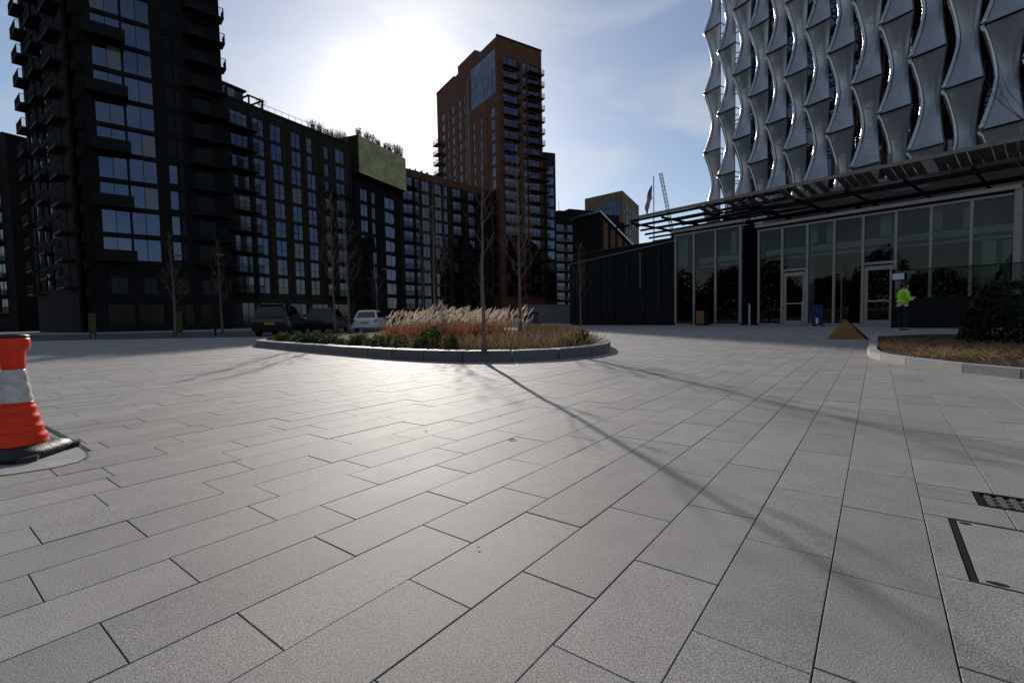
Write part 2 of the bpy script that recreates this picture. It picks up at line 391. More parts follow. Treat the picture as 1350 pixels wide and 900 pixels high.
# flush pale stone edging and slot drain beside the cone
def ribbon(mb, pts, w0, w1, z0, z1):
    for (a, b) in zip(pts, pts[1:]):
        d = np.array(b) - np.array(a); n = np.array([-d[1], d[0]])/np.linalg.norm(d)
        mb.prism([tuple(np.array(a)+n*w0), tuple(np.array(b)+n*w0), tuple(np.array(b)+n*w1), tuple(np.array(a)+n*w1)][::-1], z0, z1)
def offset_path(pts, w):
    pts = np.array(pts, float); o = []
    for i in range(len(pts)):
        d = pts[min(i+1,len(pts)-1)] - pts[max(i-1,0)]; n = np.array([d[1],-d[0]])/np.linalg.norm(d); o.append(tuple(pts[i]+n*w))
    return o
edge = [(-9.0,7.75),(-7.2,6.36),(-5.32,4.92),(-4.1,4.02),(-2.98,3.19),(-2.72,2.99),(-2.60,2.87),(-2.56,2.76),(-2.60,2.66),(-2.74,2.55),(-3.0,2.47),(-3.4,2.40),(-3.9,2.34),(-4.6,2.27)]
fe = thing('flush_edging', 'pale flush stone edging curving round the rubber foot of the cone', 'stone edging')
inn = offset_path(edge, .24)
for i in range(4,11): inn[i] = (-2.86,2.77)
for i in range(len(edge)-1):
    a, b, c, d = edge[i], edge[i+1], inn[i+1], inn[i]
    if i in (3,10): continue
    put('edging_stone', MB().prism(([a,b,c] if c == d else [a,b,c,d])[::-1], -.012, .0045+.0006*(i % 2)), 'pale_granite', fe)
for i in range(4,len(edge)-1):
    o1_, o2_ = offset_path(edge,-.002), offset_path(edge,-.014); put('edge_joint', MB().prism([o1_[i],o1_[i+1],o2_[i+1],o2_[i]], -.012, .0028), 'kerb_granite', fe)
sd = thing('slot_drain', 'narrow black slot drain along the pale flush edging', 'drain')
o1, o2 = offset_path(edge[:6], -.004), offset_path(edge[:6], -.034)
for i in range(5): put('slot', MB().prism([o1[i],o1[i+1],o2[i+1],o2[i]], -.012, .0035), 'plate_black', sd)

# ================================================================== BUILDINGS
class Face:
    """a facade seen from outside with P at its left and Q at its right; x runs along it, y into the building"""
    def __init__(s, P, Q, base):
        s.P = np.array(P, float); s.Q = np.array(Q, float); s.L = float(np.linalg.norm(s.Q-s.P)); s.d = (s.Q-s.P)/s.L
        s.o = np.array([s.d[1], -s.d[0]]); s.rz = math.atan2(s.d[1], s.d[0]); s.base = base
    def at(s, u, out=0, z=0):
        p = s.P + s.d*u + s.o*out; return (float(p[0]-s.base.location.x), float(p[1]-s.base.location.y), z)
def facade(face, z0, z1, openings, m, name='wall', reveal=.22, thick=.3):
    us = sorted({0, face.L, *[o[0] for o in openings], *[o[1] for o in openings]}); zs = sorted({z0, z1, *[o[2] for o in openings], *[o[3] for o in openings]})
    mb = MB()
    for j in range(len(zs)-1):
        run = None
        for i in range(len(us)):
            solid = False
            if i < len(us)-1:
                cu, cz = (us[i]+us[i+1])/2, (zs[j]+zs[j+1])/2
                solid = not any(o[0] < cu < o[1] and o[2] < cz < o[3] for o in openings)
            if solid and run is None: run = us[i]
            if not solid and run is not None:
                mb.quad((run,0,zs[j]),(us[i],0,zs[j]),(us[i],0,zs[j+1]),(run,0,zs[j+1])); run = None
    for (a,b,c,d) in openings:
        r = reveal
        mb.quad((a,0,c),(a,r,c),(b,r,c),(b,0,c)); mb.quad((a,0,d),(b,0,d),(b,r,d),(a,r,d)); mb.quad((a,0,c),(a,0,d),(a,r,d),(a,r,c)); mb.quad((b,0,c),(b,r,c),(b,r,d),(b,0,d))
    t = thick; L = face.L
    mb.quad((0,0,z1),(L,0,z1),(L,t,z1),(0,t,z1)); mb.quad((0,0,z0),(0,0,z1),(0,t,z1),(0,t,z0)); mb.quad((L,0,z0),(L,t,z0),(L,t,z1),(L,0,z1))
    return put(name, mb, m, face.base, face.at(0), face.rz)
WIN = {}
def window(face, u0, u1, z0, z1, div=2, frame='metal_dark', pane='glass', transom=None, name='window'):
    w_, h_ = round(u1-u0, 2), round(z1-z0, 2); key = (w_, h_, div, frame, transom)
    if key not in WIN:
        m = MB(); f = .06; y0, y1 = .10, .19
        m.box(0,w_,y0,y1,0,f); m.box(0,w_,y0,y1,h_-f,h_); m.box(0,f,y0,y1,f,h_-f); m.box(w_-f,w_,y0,y1,f,h_-f)
        for k in range(1,div): x = w_*k/div; m.box(x-f/2,x+f/2,y0,y1,f,h_-f)
        if transom: 
            for k in range(div): m.box(w_*k/div+f/2 if k else f, w_*(k+1)/div-f/2 if k<div-1 else w_-f, y0+.01,y1-.01,transom-f/2,transom+f/2)
        WIN[key] = m.mesh('window', frame)
    o = link(name, WIN[key], face.base, face.at(u0, 0, z0), face.rz)
    for k in range(div):
        pn = 'glass_blind' if pane == 'glass' and random.random() < .07 else pane
        pk = (w_, h_, div, pn)
        if pk not in WIN:
            m = MB(); m.box(.02,w_/div-.02,.14,.16,.03,h_-.03); WIN[pk] = m.mesh('pane', pn)
        p = link('pane', WIN[pk], o, (w_*k/div,0,0)); p.rotation_euler = (random.uniform(-.014,.014), 0, random.uniform(-.014,.014))
    return o
BAL = {}
def balcony(face, u0, u1, z, depth=1.4, m='metal_dark', solid=False, glass=False, slab='metal_dark'):
    w_ = round(u1-u0, 2); key = (w_, depth, m, solid, glass, slab)
    if key not in BAL:
        a = MB().box(0,w_,-depth,-.003,-.18,0).mesh('balcony', slab)
        b = MB(); y = -depth+.03; hh = 1.1
        if solid:
            b.box(0,w_,y-.02,y+.02,.003,hh); b.box(0,.04,y+.02,-.01,.003,hh); b.box(w_-.04,w_,y+.02,-.01,.003,hh)
        else:
            b.box(0,w_,y-.03,y+.03,hh-.06,hh); b.box(0,.05,y+.03,-.01,hh-.06,hh); b.box(w_-.05,w_,y+.03,-.01,hh-.06,hh)
            if glass:
                b.box(.02,w_-.02,y-.01,y+.01,.05,hh-.06)
            else:
                n = max(2, int(w_/.14))
                for k in range(n+1): x = .02+(w_-.04)*k/n; b.box(x-.012,x+.012,y-.012,y+.012,0.003,hh-.06)
                n = max(2, int(depth/.14))
                for x in (.025, w_-.025):
                    for k in range(1,n): yy = y+(depth-.04)*k/n; b.box(x-.012,x+.012,yy-.012,yy+.012,0.003,hh-.06)
        BAL[key] = (a, b.mesh('railing', 'glass_rail' if glass else m))
    o = link('balcony', BAL[key][0], face.base, face.at(u0,0,z), face.rz); link('railing', BAL[key][1], o); return o
def rel(poly, base): return [(p[0]-base.location.x, p[1]-base.location.y) for p in poly]
def core(base, poly, z1, m, name='core_wall', z0=0, roof='roof_dark'):
    put(name, fix_normals(MB().prism(rel(poly, base), z0, z1).mesh(name, m)), None, base)
def back(P, Q, d, k=0.3, k2=None):
    """footprint behind the facade P-Q: set in by k, d deep"""
    P, Q = np.array(P, float), np.array(Q, float); dd = (Q-P)/np.linalg.norm(Q-P); n = np.array([-dd[1], dd[0]])
    return [tuple(P+n*k), tuple(Q+n*k), tuple(Q+n*d), tuple(P+n*d)]

# ---- near left tower: two volumes with a slit of sky between them
K1, Q1 = (-47.55,54.0), (-36.83,63.43)
b = thing('apartment_tower', 'tall near black brick apartment tower with stacked balconies at the left edge', 'apartment tower', (-47.55,54.0,0))
f = Face(K1, Q1, b); FH = 3.1; ZB = 8.3; NF = 13
ops = []; wins = []
for k in range(NF):
    z = ZB + FH*k
    for (a,c) in ((1.55,4.16),(4.28,6.95)): ops.append((a,c,z,z+2.62)); wins.append((a,c,z,z+2.62,2))
    ops.append((8.1,9.0,z+.3,z+2.6)); wins.append((8.1,9.0,z+.3,z+2.6,1))
    ops.append((9.12,9.7,z+.3,z+2.6)); wins.append((9.12,9.7,z+.3,z+2.6,1))
    ops.append((10.9,12.9,z+.3,z+2.5)); wins.append((10.9,12.9,z+.3,z+2.5,2))
for (a,c) in ((2.0,3.6),(5.0,6.4),(8.3,9.6),(11,12.8)): ops.append((a,c,4.4,6.4)); wins.append((a,c,4.4,6.4,2))
for (a,c) in ((1.6,4.1),(4.4,6.9),(8,10),(10.6,13.2)): ops.append((a,c,.3,3.2)); wins.append((a,c,.3,3.2,2))
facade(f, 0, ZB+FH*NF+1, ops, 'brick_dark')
for wdef in wins: window(f, *wdef, pane='glass_low' if wdef[2] < 5 or wdef[0] > 9.05 or (wdef[0] > 8 and int(wdef[2]) % 3 == 0) else 'glass')
for k in range(NF):
    z = ZB + FH*k - .1
    if k % 2 == 0: balcony(f, .9, 4.5, z, 1.5, solid=True)
    balcony(f, 10.2, 14.5, z, 1.7)
gx = np.array([-.888, 1.0])/math.hypot(.888, 1)     # the slit runs away from the plaza
Kr = np.array(K1)+np.array([.02,.35]); core(b, [tuple(Kr), (-36.83-.2,63.43+.25), (-45.2,77.6), tuple(Kr+gx*17)], ZB+FH*NF+1, 'brick_dark')
K2, Q2 = (-66.3,67.2), (-48.42,53.8)
f2 = Face(K2, Q2, b)
ops = []; wins = []
for k in range(NF+1):
    z = ZB + FH*(k-1)
    for j in range(5):
        u = 1.6 + 4.3*j; ops.append((u,u+2.3,z+.2,z+2.6)); wins.append((u,u+2.3,z+.2,z+2.6,2))
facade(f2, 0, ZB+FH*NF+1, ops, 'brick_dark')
for wdef in wins: window(f2, *wdef)
for k in range(NF+1):
    z = ZB + FH*(k-1) - .05
    for j in (0,2,4): balcony(f2, .9+4.3*j, 4.7+4.3*j, z+(1.55 if j==2 else 0), 1.1)
    if k == 0: put('link_wall', MB().box(f2.L-.7,f2.L+.75,1.0,1.4,.02,z-1.5), 'brick_dark', b, f2.at(0), f2.rz)
    put('bridge_slab', MB().box(f2.L-1.4,f2.L+1.15,.5,1.0,z-1.3,z-.1), 'brick_dark', b, f2.at(0), f2.rz)
nn = np.array([.6,.8]); K2c = np.array(Q2)+np.array([-.33,.28])
core(b, [tuple(np.array(K2)+nn*.3), tuple(K2c), tuple(K2c+gx*17), tuple(np.array(K2)+nn*14)], ZB+FH*NF+1, 'brick_dark')
put('parapet', MB().box(-.05,f.L+.05,-.06,.35,0,.25), 'metal_dark', b, f.at(0,0,ZB+FH*NF+1.003), f.rz)

# ---- lower block far left
P, Q = (-106,92), (-86.5,84.0)
b = thing('apartment_block', 'low dark apartment block peeking out at the far left edge', 'apartment block', (P[0],P[1],0)); f = Face(P,Q,b)
ops = [(1.5+4.6*j, 4.2+4.6*j, 3.4+3.1*k, 5.8+3.1*k) for j in range(4) for k in range(10)]
facade(f,0,34,ops,'brick_dark')
for o in ops: window(f,*o,2)
for j in range(4):
    for k in range(10): balcony(f,1.0+4.6*j,4.7+4.6*j,3.3+3.1*k,1.5, slab='concrete' if k%3==0 else 'metal_dark')
core(b, back(P,Q,14), 34, 'brick_dark')
put('roof_stair_box', MB().box(11,15,2,8,34.01,36), 'brick_dark', b, f.at(0), f.rz)

# ---- mid-rise block along the left (nine floors)
P, Q = (-38.85,66.0), (-27.85,86.0)
b = thing('brick_apartment_block', 'dark brown brick apartment block with paired blue windows and roof pergola', 'apartment block', (P[0],P[1],0)); f = Face(P,Q,b)
ops = []; bal = []
for k in range(9):
    z = 27.8 - 2.85*k
    cols = ((4.64,6.4),(7.4,9.2),(10.9,12.6),(13.65,14.75)) if k < 2 else ((4.64,6.4),(7.7,9.5),(10.75,12.5),(13.6,15.3))
    for (a,c) in cols: ops.append((a,c,z,z+2.4,2 if c-a>1.3 else 1,1.0))
    ops.append((1.4,3.9,z,z+2.35,3,None)); ops.append((17.0,18.0,z,z+2.0,1,None)); ops.append((19.4,21.4,z,z+2.3,2,None))
    bal.append((.5,4.4,z-.05)); 
    if k >= 2: bal.append((16.6,22.2,z-.05))
for (a,c) in ((1.0,3.8),(4.7,8.9),(9.6,12.6),(13.6,16.8),(17.8,21.4)): ops.append((a,c,.3,3.6,3,None))
facade(f,0,31.5,[o[:4] for o in ops],'brick_olive')
for o in ops: window(f,*o[:4],div=o[4],transom=o[5],pane='glass_blind' if random.random()<.15 else 'glass')
for a,c,z in bal: balcony(f,a,c,z,1.5)
for u in (4.2,6.9,10.2,13.1,16.0,22.6): put('pier', MB().box(u-.16,u+.16,-.12,-.003,3.9,31.4),'brick_brown',b,f.at(0),f.rz)
for k in range(9): put('string_course', MB().box(4.4,15.8,-.05,-.003,27.8-2.85*k-.28,27.8-2.85*k-.12),'brick_brown',b,f.at(0),f.rz)
core(b, back(P,Q,15), 31.5, 'brick_olive')
put('parapet', MB().box(-.04,f.L+.04,-.1,.3,31.503,31.85),'metal_dark',b,f.at(0),f.rz)
ph = put('penthouse', MB().box(-.5,4.2,1.2,9,31.6,33.7),'metal_dark',b,f.at(0),f.rz)
put('penthouse_roof', MB().box(-.9,4.5,.8,9.3,33.703,33.95),'metal_dark',b,f.at(0),f.rz)
for j in range(4):
    put('penthouse_window', MB().box(-.4+1.14*j,.62+1.14*j,1.14,1.197,31.85,33.55),'glass_rail' if j==3 else 'glass',b,f.at(0),f.rz)
m = MB()
for x in (4.9,7.0):
    for y in (1.0,3.6): m.box(x-.09,x+.09,y-.09,y+.09,31.6,33.4)
m.box(4.7,7.2,.9,1.1,33.403,33.6); m.box(4.7,7.2,3.5,3.7,33.403,33.6); m.box(4.8,5.0,1.103,3.497,33.403,33.6); m.box(6.9,7.1,1.103,3.497,33.403,33.6)
put('roof_pergola', m, 'metal_dark', b, f.at(0), f.rz)
m = MB(); m.box(7.4,22.6,.45,.5,32.75,32.8)
for k in range(14): m.box(7.5+k*1.15,7.53+k*1.15,.45,.5,31.85,32.75)
put('roof_railing', m, 'metal_grey', b, f.at(0), f.rz)

# ---- block with the sunlit green panel
P, Q = (-28.2,88.0), (-22.9,101.0)
b = thing('green_panel_block', 'dark recessed block topped by a yellow green metal box', 'apartment block', (P[0],P[1],0)); f = Face(P,Q,b)
ops = []
for k in range(8):
    z = 23.0 - 2.85*k
    for (a,c) in ((1.8,3.9),(5.0,6.2),(9.0,12.4)): ops.append((a,c,z,z+2.2))
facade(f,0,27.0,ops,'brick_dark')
for o in ops: window(f,*o,2)
core(b, back(P,Q,16), 27.0, 'brick_dark')
up_ = put('upper_box', MB().box(-.3,f.L+.2,-1.6,9,27.2,33.9), 'brick_olive', b, f.at(0), f.rz)
for j in range(4):
    for k in range(11):
        x0 = -.3+(f.L+.5)*j/4; z0 = 27.2+6.7*k/11
        put('green_panel', MB().box(x0+.02,x0+(f.L+.5)/4-.02,-1.68-.05*random.random(),-1.603,z0+.05,z0+.6),'panel_green',b,f.at(0),f.rz)

# ---- block running right behind the planter
P, Q = (-22.9,101.0), (-2.05,125.0)
b = thing('rear_apartment_block', 'long brown brick apartment block with balconies left of the red tower', 'apartment block', (P[0],P[1],0)); f = Face(P,Q,b)
ops = []; bal = []
for k in range(10):
    z = 28.6 - 2.85*k + (.0)
    for (a,c) in ((1.0,3.5),(4.2,5.3),(6.0,8.0),(9.6,11.6),(12.2,13.4),(15.0,17.6),(20,22.2),(23.4,25.2),(27,29.2)): ops.append((a,c,z,z+2.3))
    bal += [(.7,4.0,z-.05),(14.6,18.4,z-.05),(19.6,22.8,z-.05)]
facade(f,0,32.6,ops,'brick_brown')
for o in ops: window(f,*o,2,pane='glass_blind' if random.random()<.12 else 'glass')
for a,c,z in bal: balcony(f,a,c,z,1.4)
put('red_attic_band', MB().box(.1,31.6,-.1,-.003,31.0,32.5),'brick_red',b,f.at(0),f.rz)
core(b, back(P,Q,12), 32.6, 'brick_brown')

# ---- red brick tower beside the sun
CT = (-2.25,118.0); AT = (-21.3,147.49); BT = (8.85,125.21); TH_ = 68.1
b = thing('red_brick_tower', 'red brown brick tower with glazed upper corner standing against the sun', 'apartment tower', (CT[0],CT[1],0))
fl = Face(AT, CT, b); fr = Face(CT, BT, b)
ops = []
for k in range(19):
    z = 6.5 + 2.9*k
    for (a,c) in ((3.0,5.2),(6.6,7.6),(9.6,11.4),(14.0,15.4),(17.2,18.1),(22.0,23.2),(26.0,27.0)): ops.append((a,c,z,z+2.1))
    ops.append((31.4,33.4,z,z+2.3))
ops2 = [o for o in ops if not (o[3] > 54.5 and o[0] > 20.5)]
gl = (21.2,34.1,55.4,66.0)
facade(fl,0,TH_,ops2+[gl],'brick_red')
for o in ops2: window(fl,*o,1 if o[1]-o[0]<1.5 else 2)
for j in range(6):
    for k in range(4):
        du=(gl[1]-gl[0])/6; dz=(gl[3]-gl[2])/4; window(fl,gl[0]+du*j,gl[0]+du*(j+1),gl[2]+dz*k,gl[2]+dz*(k+1),2,frame='metal_grey')
for k in range(16):
    balcony(fl,-.6,3.2,9.2+2.9*k,1.5)
put('vertical_recess', MB().box(19.0,20.6,-.06,-.003,.1,64),'stone_tan',b,fl.at(0),fl.rz)
put('roof_plant_room', MB().box(12,22,1.2,9,TH_+.01,TH_+3.2),'brick_red',b,fl.at(0),fl.rz)
put('pier', MB().box(34.2,35.1,-.1,-.003,.1,TH_-.2),'brick_red',b,fl.at(0),fl.rz)
put('pier', MB().box(29.0,29.9,-.1,-.003,.1,55),'brick_red',b,fl.at(0),fl.rz)
ops = []
for k in range(20):
    z = 6.5+2.9*k
    ops += [(1.6,5.8,z,z+2.3),(7.4,8.4,z,z+2.3),(8.8,12.2,z,z+2.3)]
facade(fr,0,TH_,ops,'brick_red')
for o in ops: window(fr,*o,1 if o[1]-o[0]<1.5 else 3)
for k in range(20):
    z = 6.45+2.9*k
    balcony(fr,1.4,6.0,z,1.1,solid=False)
    balcony(fr,8.4,14.2 if k<13 else 12.9,z,1.7)
ii = np.array([.1,.9]); core(b, [(CT[0]+.08,CT[1]+.42),(BT[0]-.15,BT[1]+.3),(BT[0]-19,BT[1]+30),(AT[0]+.3,AT[1]+.2)], TH_, 'brick_red')
put('corner_parapet', MB().box(-.1,fr.L+.1,-.12,.3,TH_+.003,TH_+.4),'metal_dark',b,fr.at(0),fr.rz)
put('corner_parapet', MB().box(-.1,11.9,-.12,.3,TH_+.003,TH_+.4),'metal_dark',b,fl.at(0),fl.rz)
# lower wing to the right of the tower
P, Q = (10.2,133.0), (12.9,134.0)
b = thing('tower_wing', 'narrow dark wing stepping out behind the right side of the red tower', 'apartment block', (P[0],P[1],0)); f = Face((7.2,131.9),Q,b)
ops = [(.8,2.2,5+2.9*k,7.2+2.9*k) for k in range(13)]+[(3.4,5.6,5+2.9*k,7.2+2.9*k) for k in range(13)]
facade(f,0,45.6,ops,'brick_brown')
for o in ops: window(f,*o,1)
core(b, back((7.2,131.9),Q,14), 45.6, 'brick_brown')

# ---- distant group between tower and pavilion
P, Q = (13.4,151.0), (38.8,163.0)
b = thing('terraced_block', 'distant stepped apartment block with pale balcony fronts beyond the pavilion', 'apartment block', (P[0],P[1],0)); f = Face(P,Q,b)
ops = [(1.0+4.4*j,4.2+4.4*j,3+3.05*k,5.3+3.05*k) for j in range(6) for k in range(9)]
facade(f,0,31.8,ops,'brick_dark')
for o in ops: window(f,*o,3,pane='glass_blind' if random.random()<.3 else 'glass')
for j in range(6):
    for k in range(9): balcony(f,.8+4.4*j,4.4+4.4*j,2.95+3.05*k,1.4,slab='concrete',glass=False,m='metal_grey')
core(b, back(P,Q,14), 31.8, 'brick_dark')
put('roof_step', MB().box(3,27,1.5,12,31.81,34.4),'brick_dark',b,f.at(0),f.rz)
put('roof_step', MB().box(8,20,3,10,34.41,35.6),'brick_dark',b,f.at(0),f.rz)
m = MB(); m.tube([(6,6,34.4),(6,6,38.5)],.06,5); put('roof_mast', m, 'metal_dark', b, f.at(0), f.rz)

A, Cc, Bb = (33.5,215.0), (47.2,202.0), (61.8,231.0)
b = thing('sand_brick_block', 'distant sand coloured flat roofed block rising behind the terraces', 'building', (Cc[0],Cc[1],0))
f = Face(A,Cc,b); fz = 52.6
ops = [(2.2+3.0*j,3.8+3.0*j,30+3.2*k,32.2+3.2*k) for j in range(2) for k in range(6)]+[(9,17.5,26,49.5)]
facade(f,0,fz,ops,'stone_tan')
for o in ops[:-1]: window(f,*o,1)
for k in range(7):
    for j in range(3): window(f,9+2.83*j,9+2.83*(j+1),26+3.35*k,26+3.35*(k+1),2)
g2 = Face(Cc,Bb,b); ops = [(3+5.5*j,5+5.5*j,30+3.2*k,32.2+3.2*k) for j in range(5) for k in range(6)]
facade(g2,0,fz,ops,'stone_tan')
for o in ops: window(g2,*o,1)
core(b, [(Cc[0]+.1,Cc[1]+.42),(Bb[0]-.25,Bb[1]+.3),(Bb[0]-15,Bb[1]+12),(A[0]+.4,A[1]+.2)], fz, 'stone_tan')

P, Q = (20.4,109.0), (31.2,117.0)
b = thing('timber_clad_block', 'brown clad low block with a sloping bright edged metal roof', 'building', (P[0],P[1],0)); f = Face(P,Q,b)
m = MB(); L = f.L
m._add([(0,0,0),(L,0,0),(L,0,15.5),(0,0,23.6),(0,9,0),(L,9,0),(L,9,15.5),(0,9,23.6)],[(0,1,2,3),(5,4,7,6),(4,0,3,7),(1,5,6,2),(3,2,6,7)])
put('wall', m, 'brick_dark', b, f.at(0), f.rz)
m = MB(); m._add([(-.3,-.4,24.0),(L+.3,-.4,15.6),(L+.3,9.4,15.6),(-.3,9.4,24.0),(-.3,-.4,24.4),(L+.3,-.4,16.0),(L+.3,9.4,16.0),(-.3,9.4,24.4)],[(0,3,2,1),(4,5,6,7),(0,1,5,4),(1,2,6,5),(2,3,7,6),(3,0,4,7)])
put('roof', m, 'steel', b, f.at(0), f.rz)
for j in range(16):
    x = .3+j*.8; zt = 23.6-(8.1*x/L)-.3; put('cladding_board', MB().box(x,x+.55,-.08,-.003,6,zt-.4),'wood' if j%3 else 'brick_brown',b,f.at(0),f.rz)

b = thing('boundary_wall', 'low pale concrete wall with a vent beside the dark ribbed wall', 'wall', (7.0,52,0))
put('wall_panel', MB().box(-5.2,1.2,0,.4,0,2.0),'concrete',b); put('coping', MB().box(-5.3,1.3,-.05,.45,2.003,2.1),'concrete',b)
put('vent', MB().box(-.6,.2,-.03,-.003,1.0,1.5),'metal_dark',b)

# ================================================================== PAVILION AND CANOPY
W0 = np.array([19.8,25.8]); DW = np.array([-.64,.768]); DW /= np.linalg.norm(DW)
PW = tuple(W0+DW*22.8); QW = tuple(W0-DW*11.2)
pv = thing('glass_pavilion', 'long low entrance pavilion of brown framed glass and dark ribbed wall', 'pavilion', (PW[0],PW[1],0))
f = Face(PW,QW,pv); ROT = f.rz
def pp(name, mb, m): return put(name, mb, m, pv, f.at(0), ROT)
# dark ribbed wall, its coping rising towards the glass box
m = MB(); L = 10.9
m._add([(0,.2,0),(L,.2,0),(L,.2,6.1),(0,.2,5.35),(0,.5,0),(L,.5,0),(L,.5,6.1),(0,.5,5.35)],[(0,1,2,3),(5,4,7,6),(4,0,3,7),(1,5,6,2),(3,2,6,7)])
pp('ribbed_wall', m, 'metal_dark')
for k in range(15):
    x0 = .03+k*.726; zt = 5.3+.75*x0/L
    pp('rib_panel', MB().box(x0,x0+.66,.08+.05*(k%2),.197,.1,zt), 'dark_rib')
m = MB(); m._add([(-.1,-.05,5.36),(L,-.05,6.11),(L,.6,6.11),(-.1,.6,5.36),(-.1,-.05,5.46),(L,-.05,6.21),(L,.6,6.21),(-.1,.6,5.46)],[(0,3,2,1),(4,5,6,7),(0,1,5,4),(1,2,6,5),(2,3,7,6),(3,0,4,7)])
pp('coping', m, 'metal_grey'); pp('downlight_strip', MB().box(7.55,7.66,.02,.079,2.9,5.6), 'metal_grey')
# glazed runs
def glazing(x0, x1, y, zt, mull, doors=(), tag_=''):
    pp('head_rail', MB().box(x0-.08,x1+.08,y-.12,y+.1,zt-.12,zt), 'metal_brown'); pp('roof_fascia', MB().box(x0-.15,x1+.15,y-.3,y+.3,zt+.12,zt+.3), 'metal_brown')
    pp('gutter', MB().box(x0-.1,x1+.1,y-.05,y+.25,zt+.003,zt+.117), 'metal_dark')
    pp('sill_rail', MB().box(x0,x1,y-.04,y+.06,.0,.1), 'metal_brown')
    for x in mull: pp('mullion', MB().box(x-.06,x+.06,y-.1,y+.08,.103,zt-.123), 'metal_brown')
    for a, c in zip(mull, mull[1:]):
        isd = any(abs(a-d) < .05 for d in doors); zb = 3.42 if isd else .103
        pane = pp('pane', MB().box(a+.06,c-.06,y,y+.02,zb,zt-.123), 'glass_clear')
        if isd:
            pp('door_transom', MB().box(a+.06,c-.06,y-.06,y+.06,3.28,3.417), 'metal_brown')
            d = pp('door', MB().box(a+.07,a+.24,y-.03,y+.03,.02,3.2).box(c-.24,c-.07,y-.03,y+.03,.02,3.2).box(a+.243,c-.243,y-.03,y+.03,.02,.26).box(a+.243,c-.243,y-.03,y+.03,2.98,3.2), 'metal_brown')
            def dp(n, mb, mm): 
                o = mb.mesh(n, mm); return link(n, o, d)
            dp('door_glass', MB().box(a+.243,c-.243,y-.006,y+.006,.263,2.977), 'glass_clear')
            dp('push_bar', MB().box(a+.25,c-.25,y-.09,y-.033,1.27,1.34), 'steel')
            dp('handle', MB().box(a+.13,a+.17,y-.08,y-.033,.95,1.15), 'steel')
            dp('threshold', MB().box(a+.06,c-.06,y-.1,y+.02,.003,.018), 'steel')
MU = [16.46,17.86,19.25,20.63,22.0,23.44,24.85,26.33,27.8]
glazing(16.46,27.8,.25,6.05,MU,doors=(17.86,22.0))
pp('corner_post', MB().box(27.74,28.0,.05,.6,.003,6.2),'metal_brown')
MB2 = [10.98,12.4,13.95,15.6]
glazing(10.98,15.6,-.45,6.45,MB2)
pp('box_return', MB().box(15.66,15.72,-.4,2.2,.1,6.3),'glass'); pp('box_return', MB().box(10.85,10.91,-.4,.1,.1,6.3),'metal_brown')
pp('recess_wall', MB().box(15.8,16.4,1.6,1.8,0,6.0),'metal_dark')
# side run past the corner
MU2 = [28.0,29.6,31.2,32.8]
glazing(28.06,32.8,1.0,6.1,MU2)
pp('blue_panel', MB().box(28.1,29.5,1.12,1.16,4.7,5.9),'panel_blue')  # plain blue panel just behind the upper side glass
# interior
pp('floor_slab', MB().box(10.7,33,.3,9,.0,.02),'interior'); pp('rear_wall', MB().box(10.7,33,8.4,8.6,.02,6.4),'interior'); pp('roof_slab', MB().box(0,33,.55,9,6.36,6.42),'roof_dark')
pp('end_wall', MB().box(10.75,10.85,.3,8.4,.02,6.35),'interior'); pp('end_wall', MB().box(32.9,33.0,1.2,8.4,.02,6.35),'interior')
for (a,c) in ((16.6,27.7),(28.2,32.7)):
    pp('gallery_beam', MB().box(a,c,.9,1.3,4.42,4.75),'interior_light'); pp('gallery_rail', MB().box(a,c,.95,1.0,4.12,4.24),'interior_light')
pp('gallery_beam', MB().box(12.5,15.5,.0,.3,4.3,4.62),'interior_light'); pp('gallery_rail', MB().box(12.5,15.5,.0,.06,4.0,4.12),'interior_light')
for (x,y,z0,z1,w_) in ((20.3,.7,4.8,6.0,.45),(22.9,.7,4.8,6.0,.5),(25.0,.8,4.8,6.0,.35),(26.1,.8,4.8,6.0,.3),(19.4,.8,4.9,6.0,.4),(11.2,.1,4.2,6.2,.75),(14.9,.1,4.7,6.2,.35),(26.9,.7,.2,4.0,.5),(27.5,.8,.2,4.0,.25)):
    pp('curtain', MB().box(x-w_/2,x+w_/2,y,y+.05,z0,z1),'interior_light')
for x in (18.5,22.8,26.6): pp('column', MB().lathe([(.22,.02),(.22,6.3)],12,(x,3.2,0)),'interior_light')

# canopy: open slatted roof above the pavilion front
cn = thing('slatted_canopy', 'broad open slatted metal canopy sweeping over the pavilion roof', 'canopy', (PW[0],PW[1],0))
def cp(name, mb, m): return put(name, mb, m, cn, f.at(0), ROT)
CX0, CX1 = 6.6, 40.0; CZ = 8.2
cp('front_fascia', MB().box(CX0,CX1,-.12,0,CZ+.06,CZ+.26),'canopy_metal'); cp('rear_beam', MB().box(CX0-4,CX1,15,15.25,CZ,CZ+.3),'canopy_metal')
def tilted(x0,x1,ya,za,yb,zb,th=.05):
    m = MB(); m._add([(x0,ya,za),(x1,ya,za),(x1,yb,zb),(x0,yb,zb),(x0,ya,za+th),(x1,ya,za+th),(x1,yb,zb+th),(x0,yb,zb+th)],[(0,3,2,1),(4,5,6,7),(0,1,5,4),(1,2,6,5),(2,3,7,6),(3,0,4,7)]); return m
PLK = tilted(0,.37,.005,CZ+.1,1.9,CZ-.22).mesh('soffit_plank','canopy_metal')
for j in range(74):                                      # sloping soffit planks under the front edge
    x = CX0+8.6+j*.42+(.0 if j > 12 else -.25*(12-j))
    if x < CX1-.4 and not (j < 24 and j % 5 == 2): link('soffit_plank', PLK, cn, f.at(x), ROT)
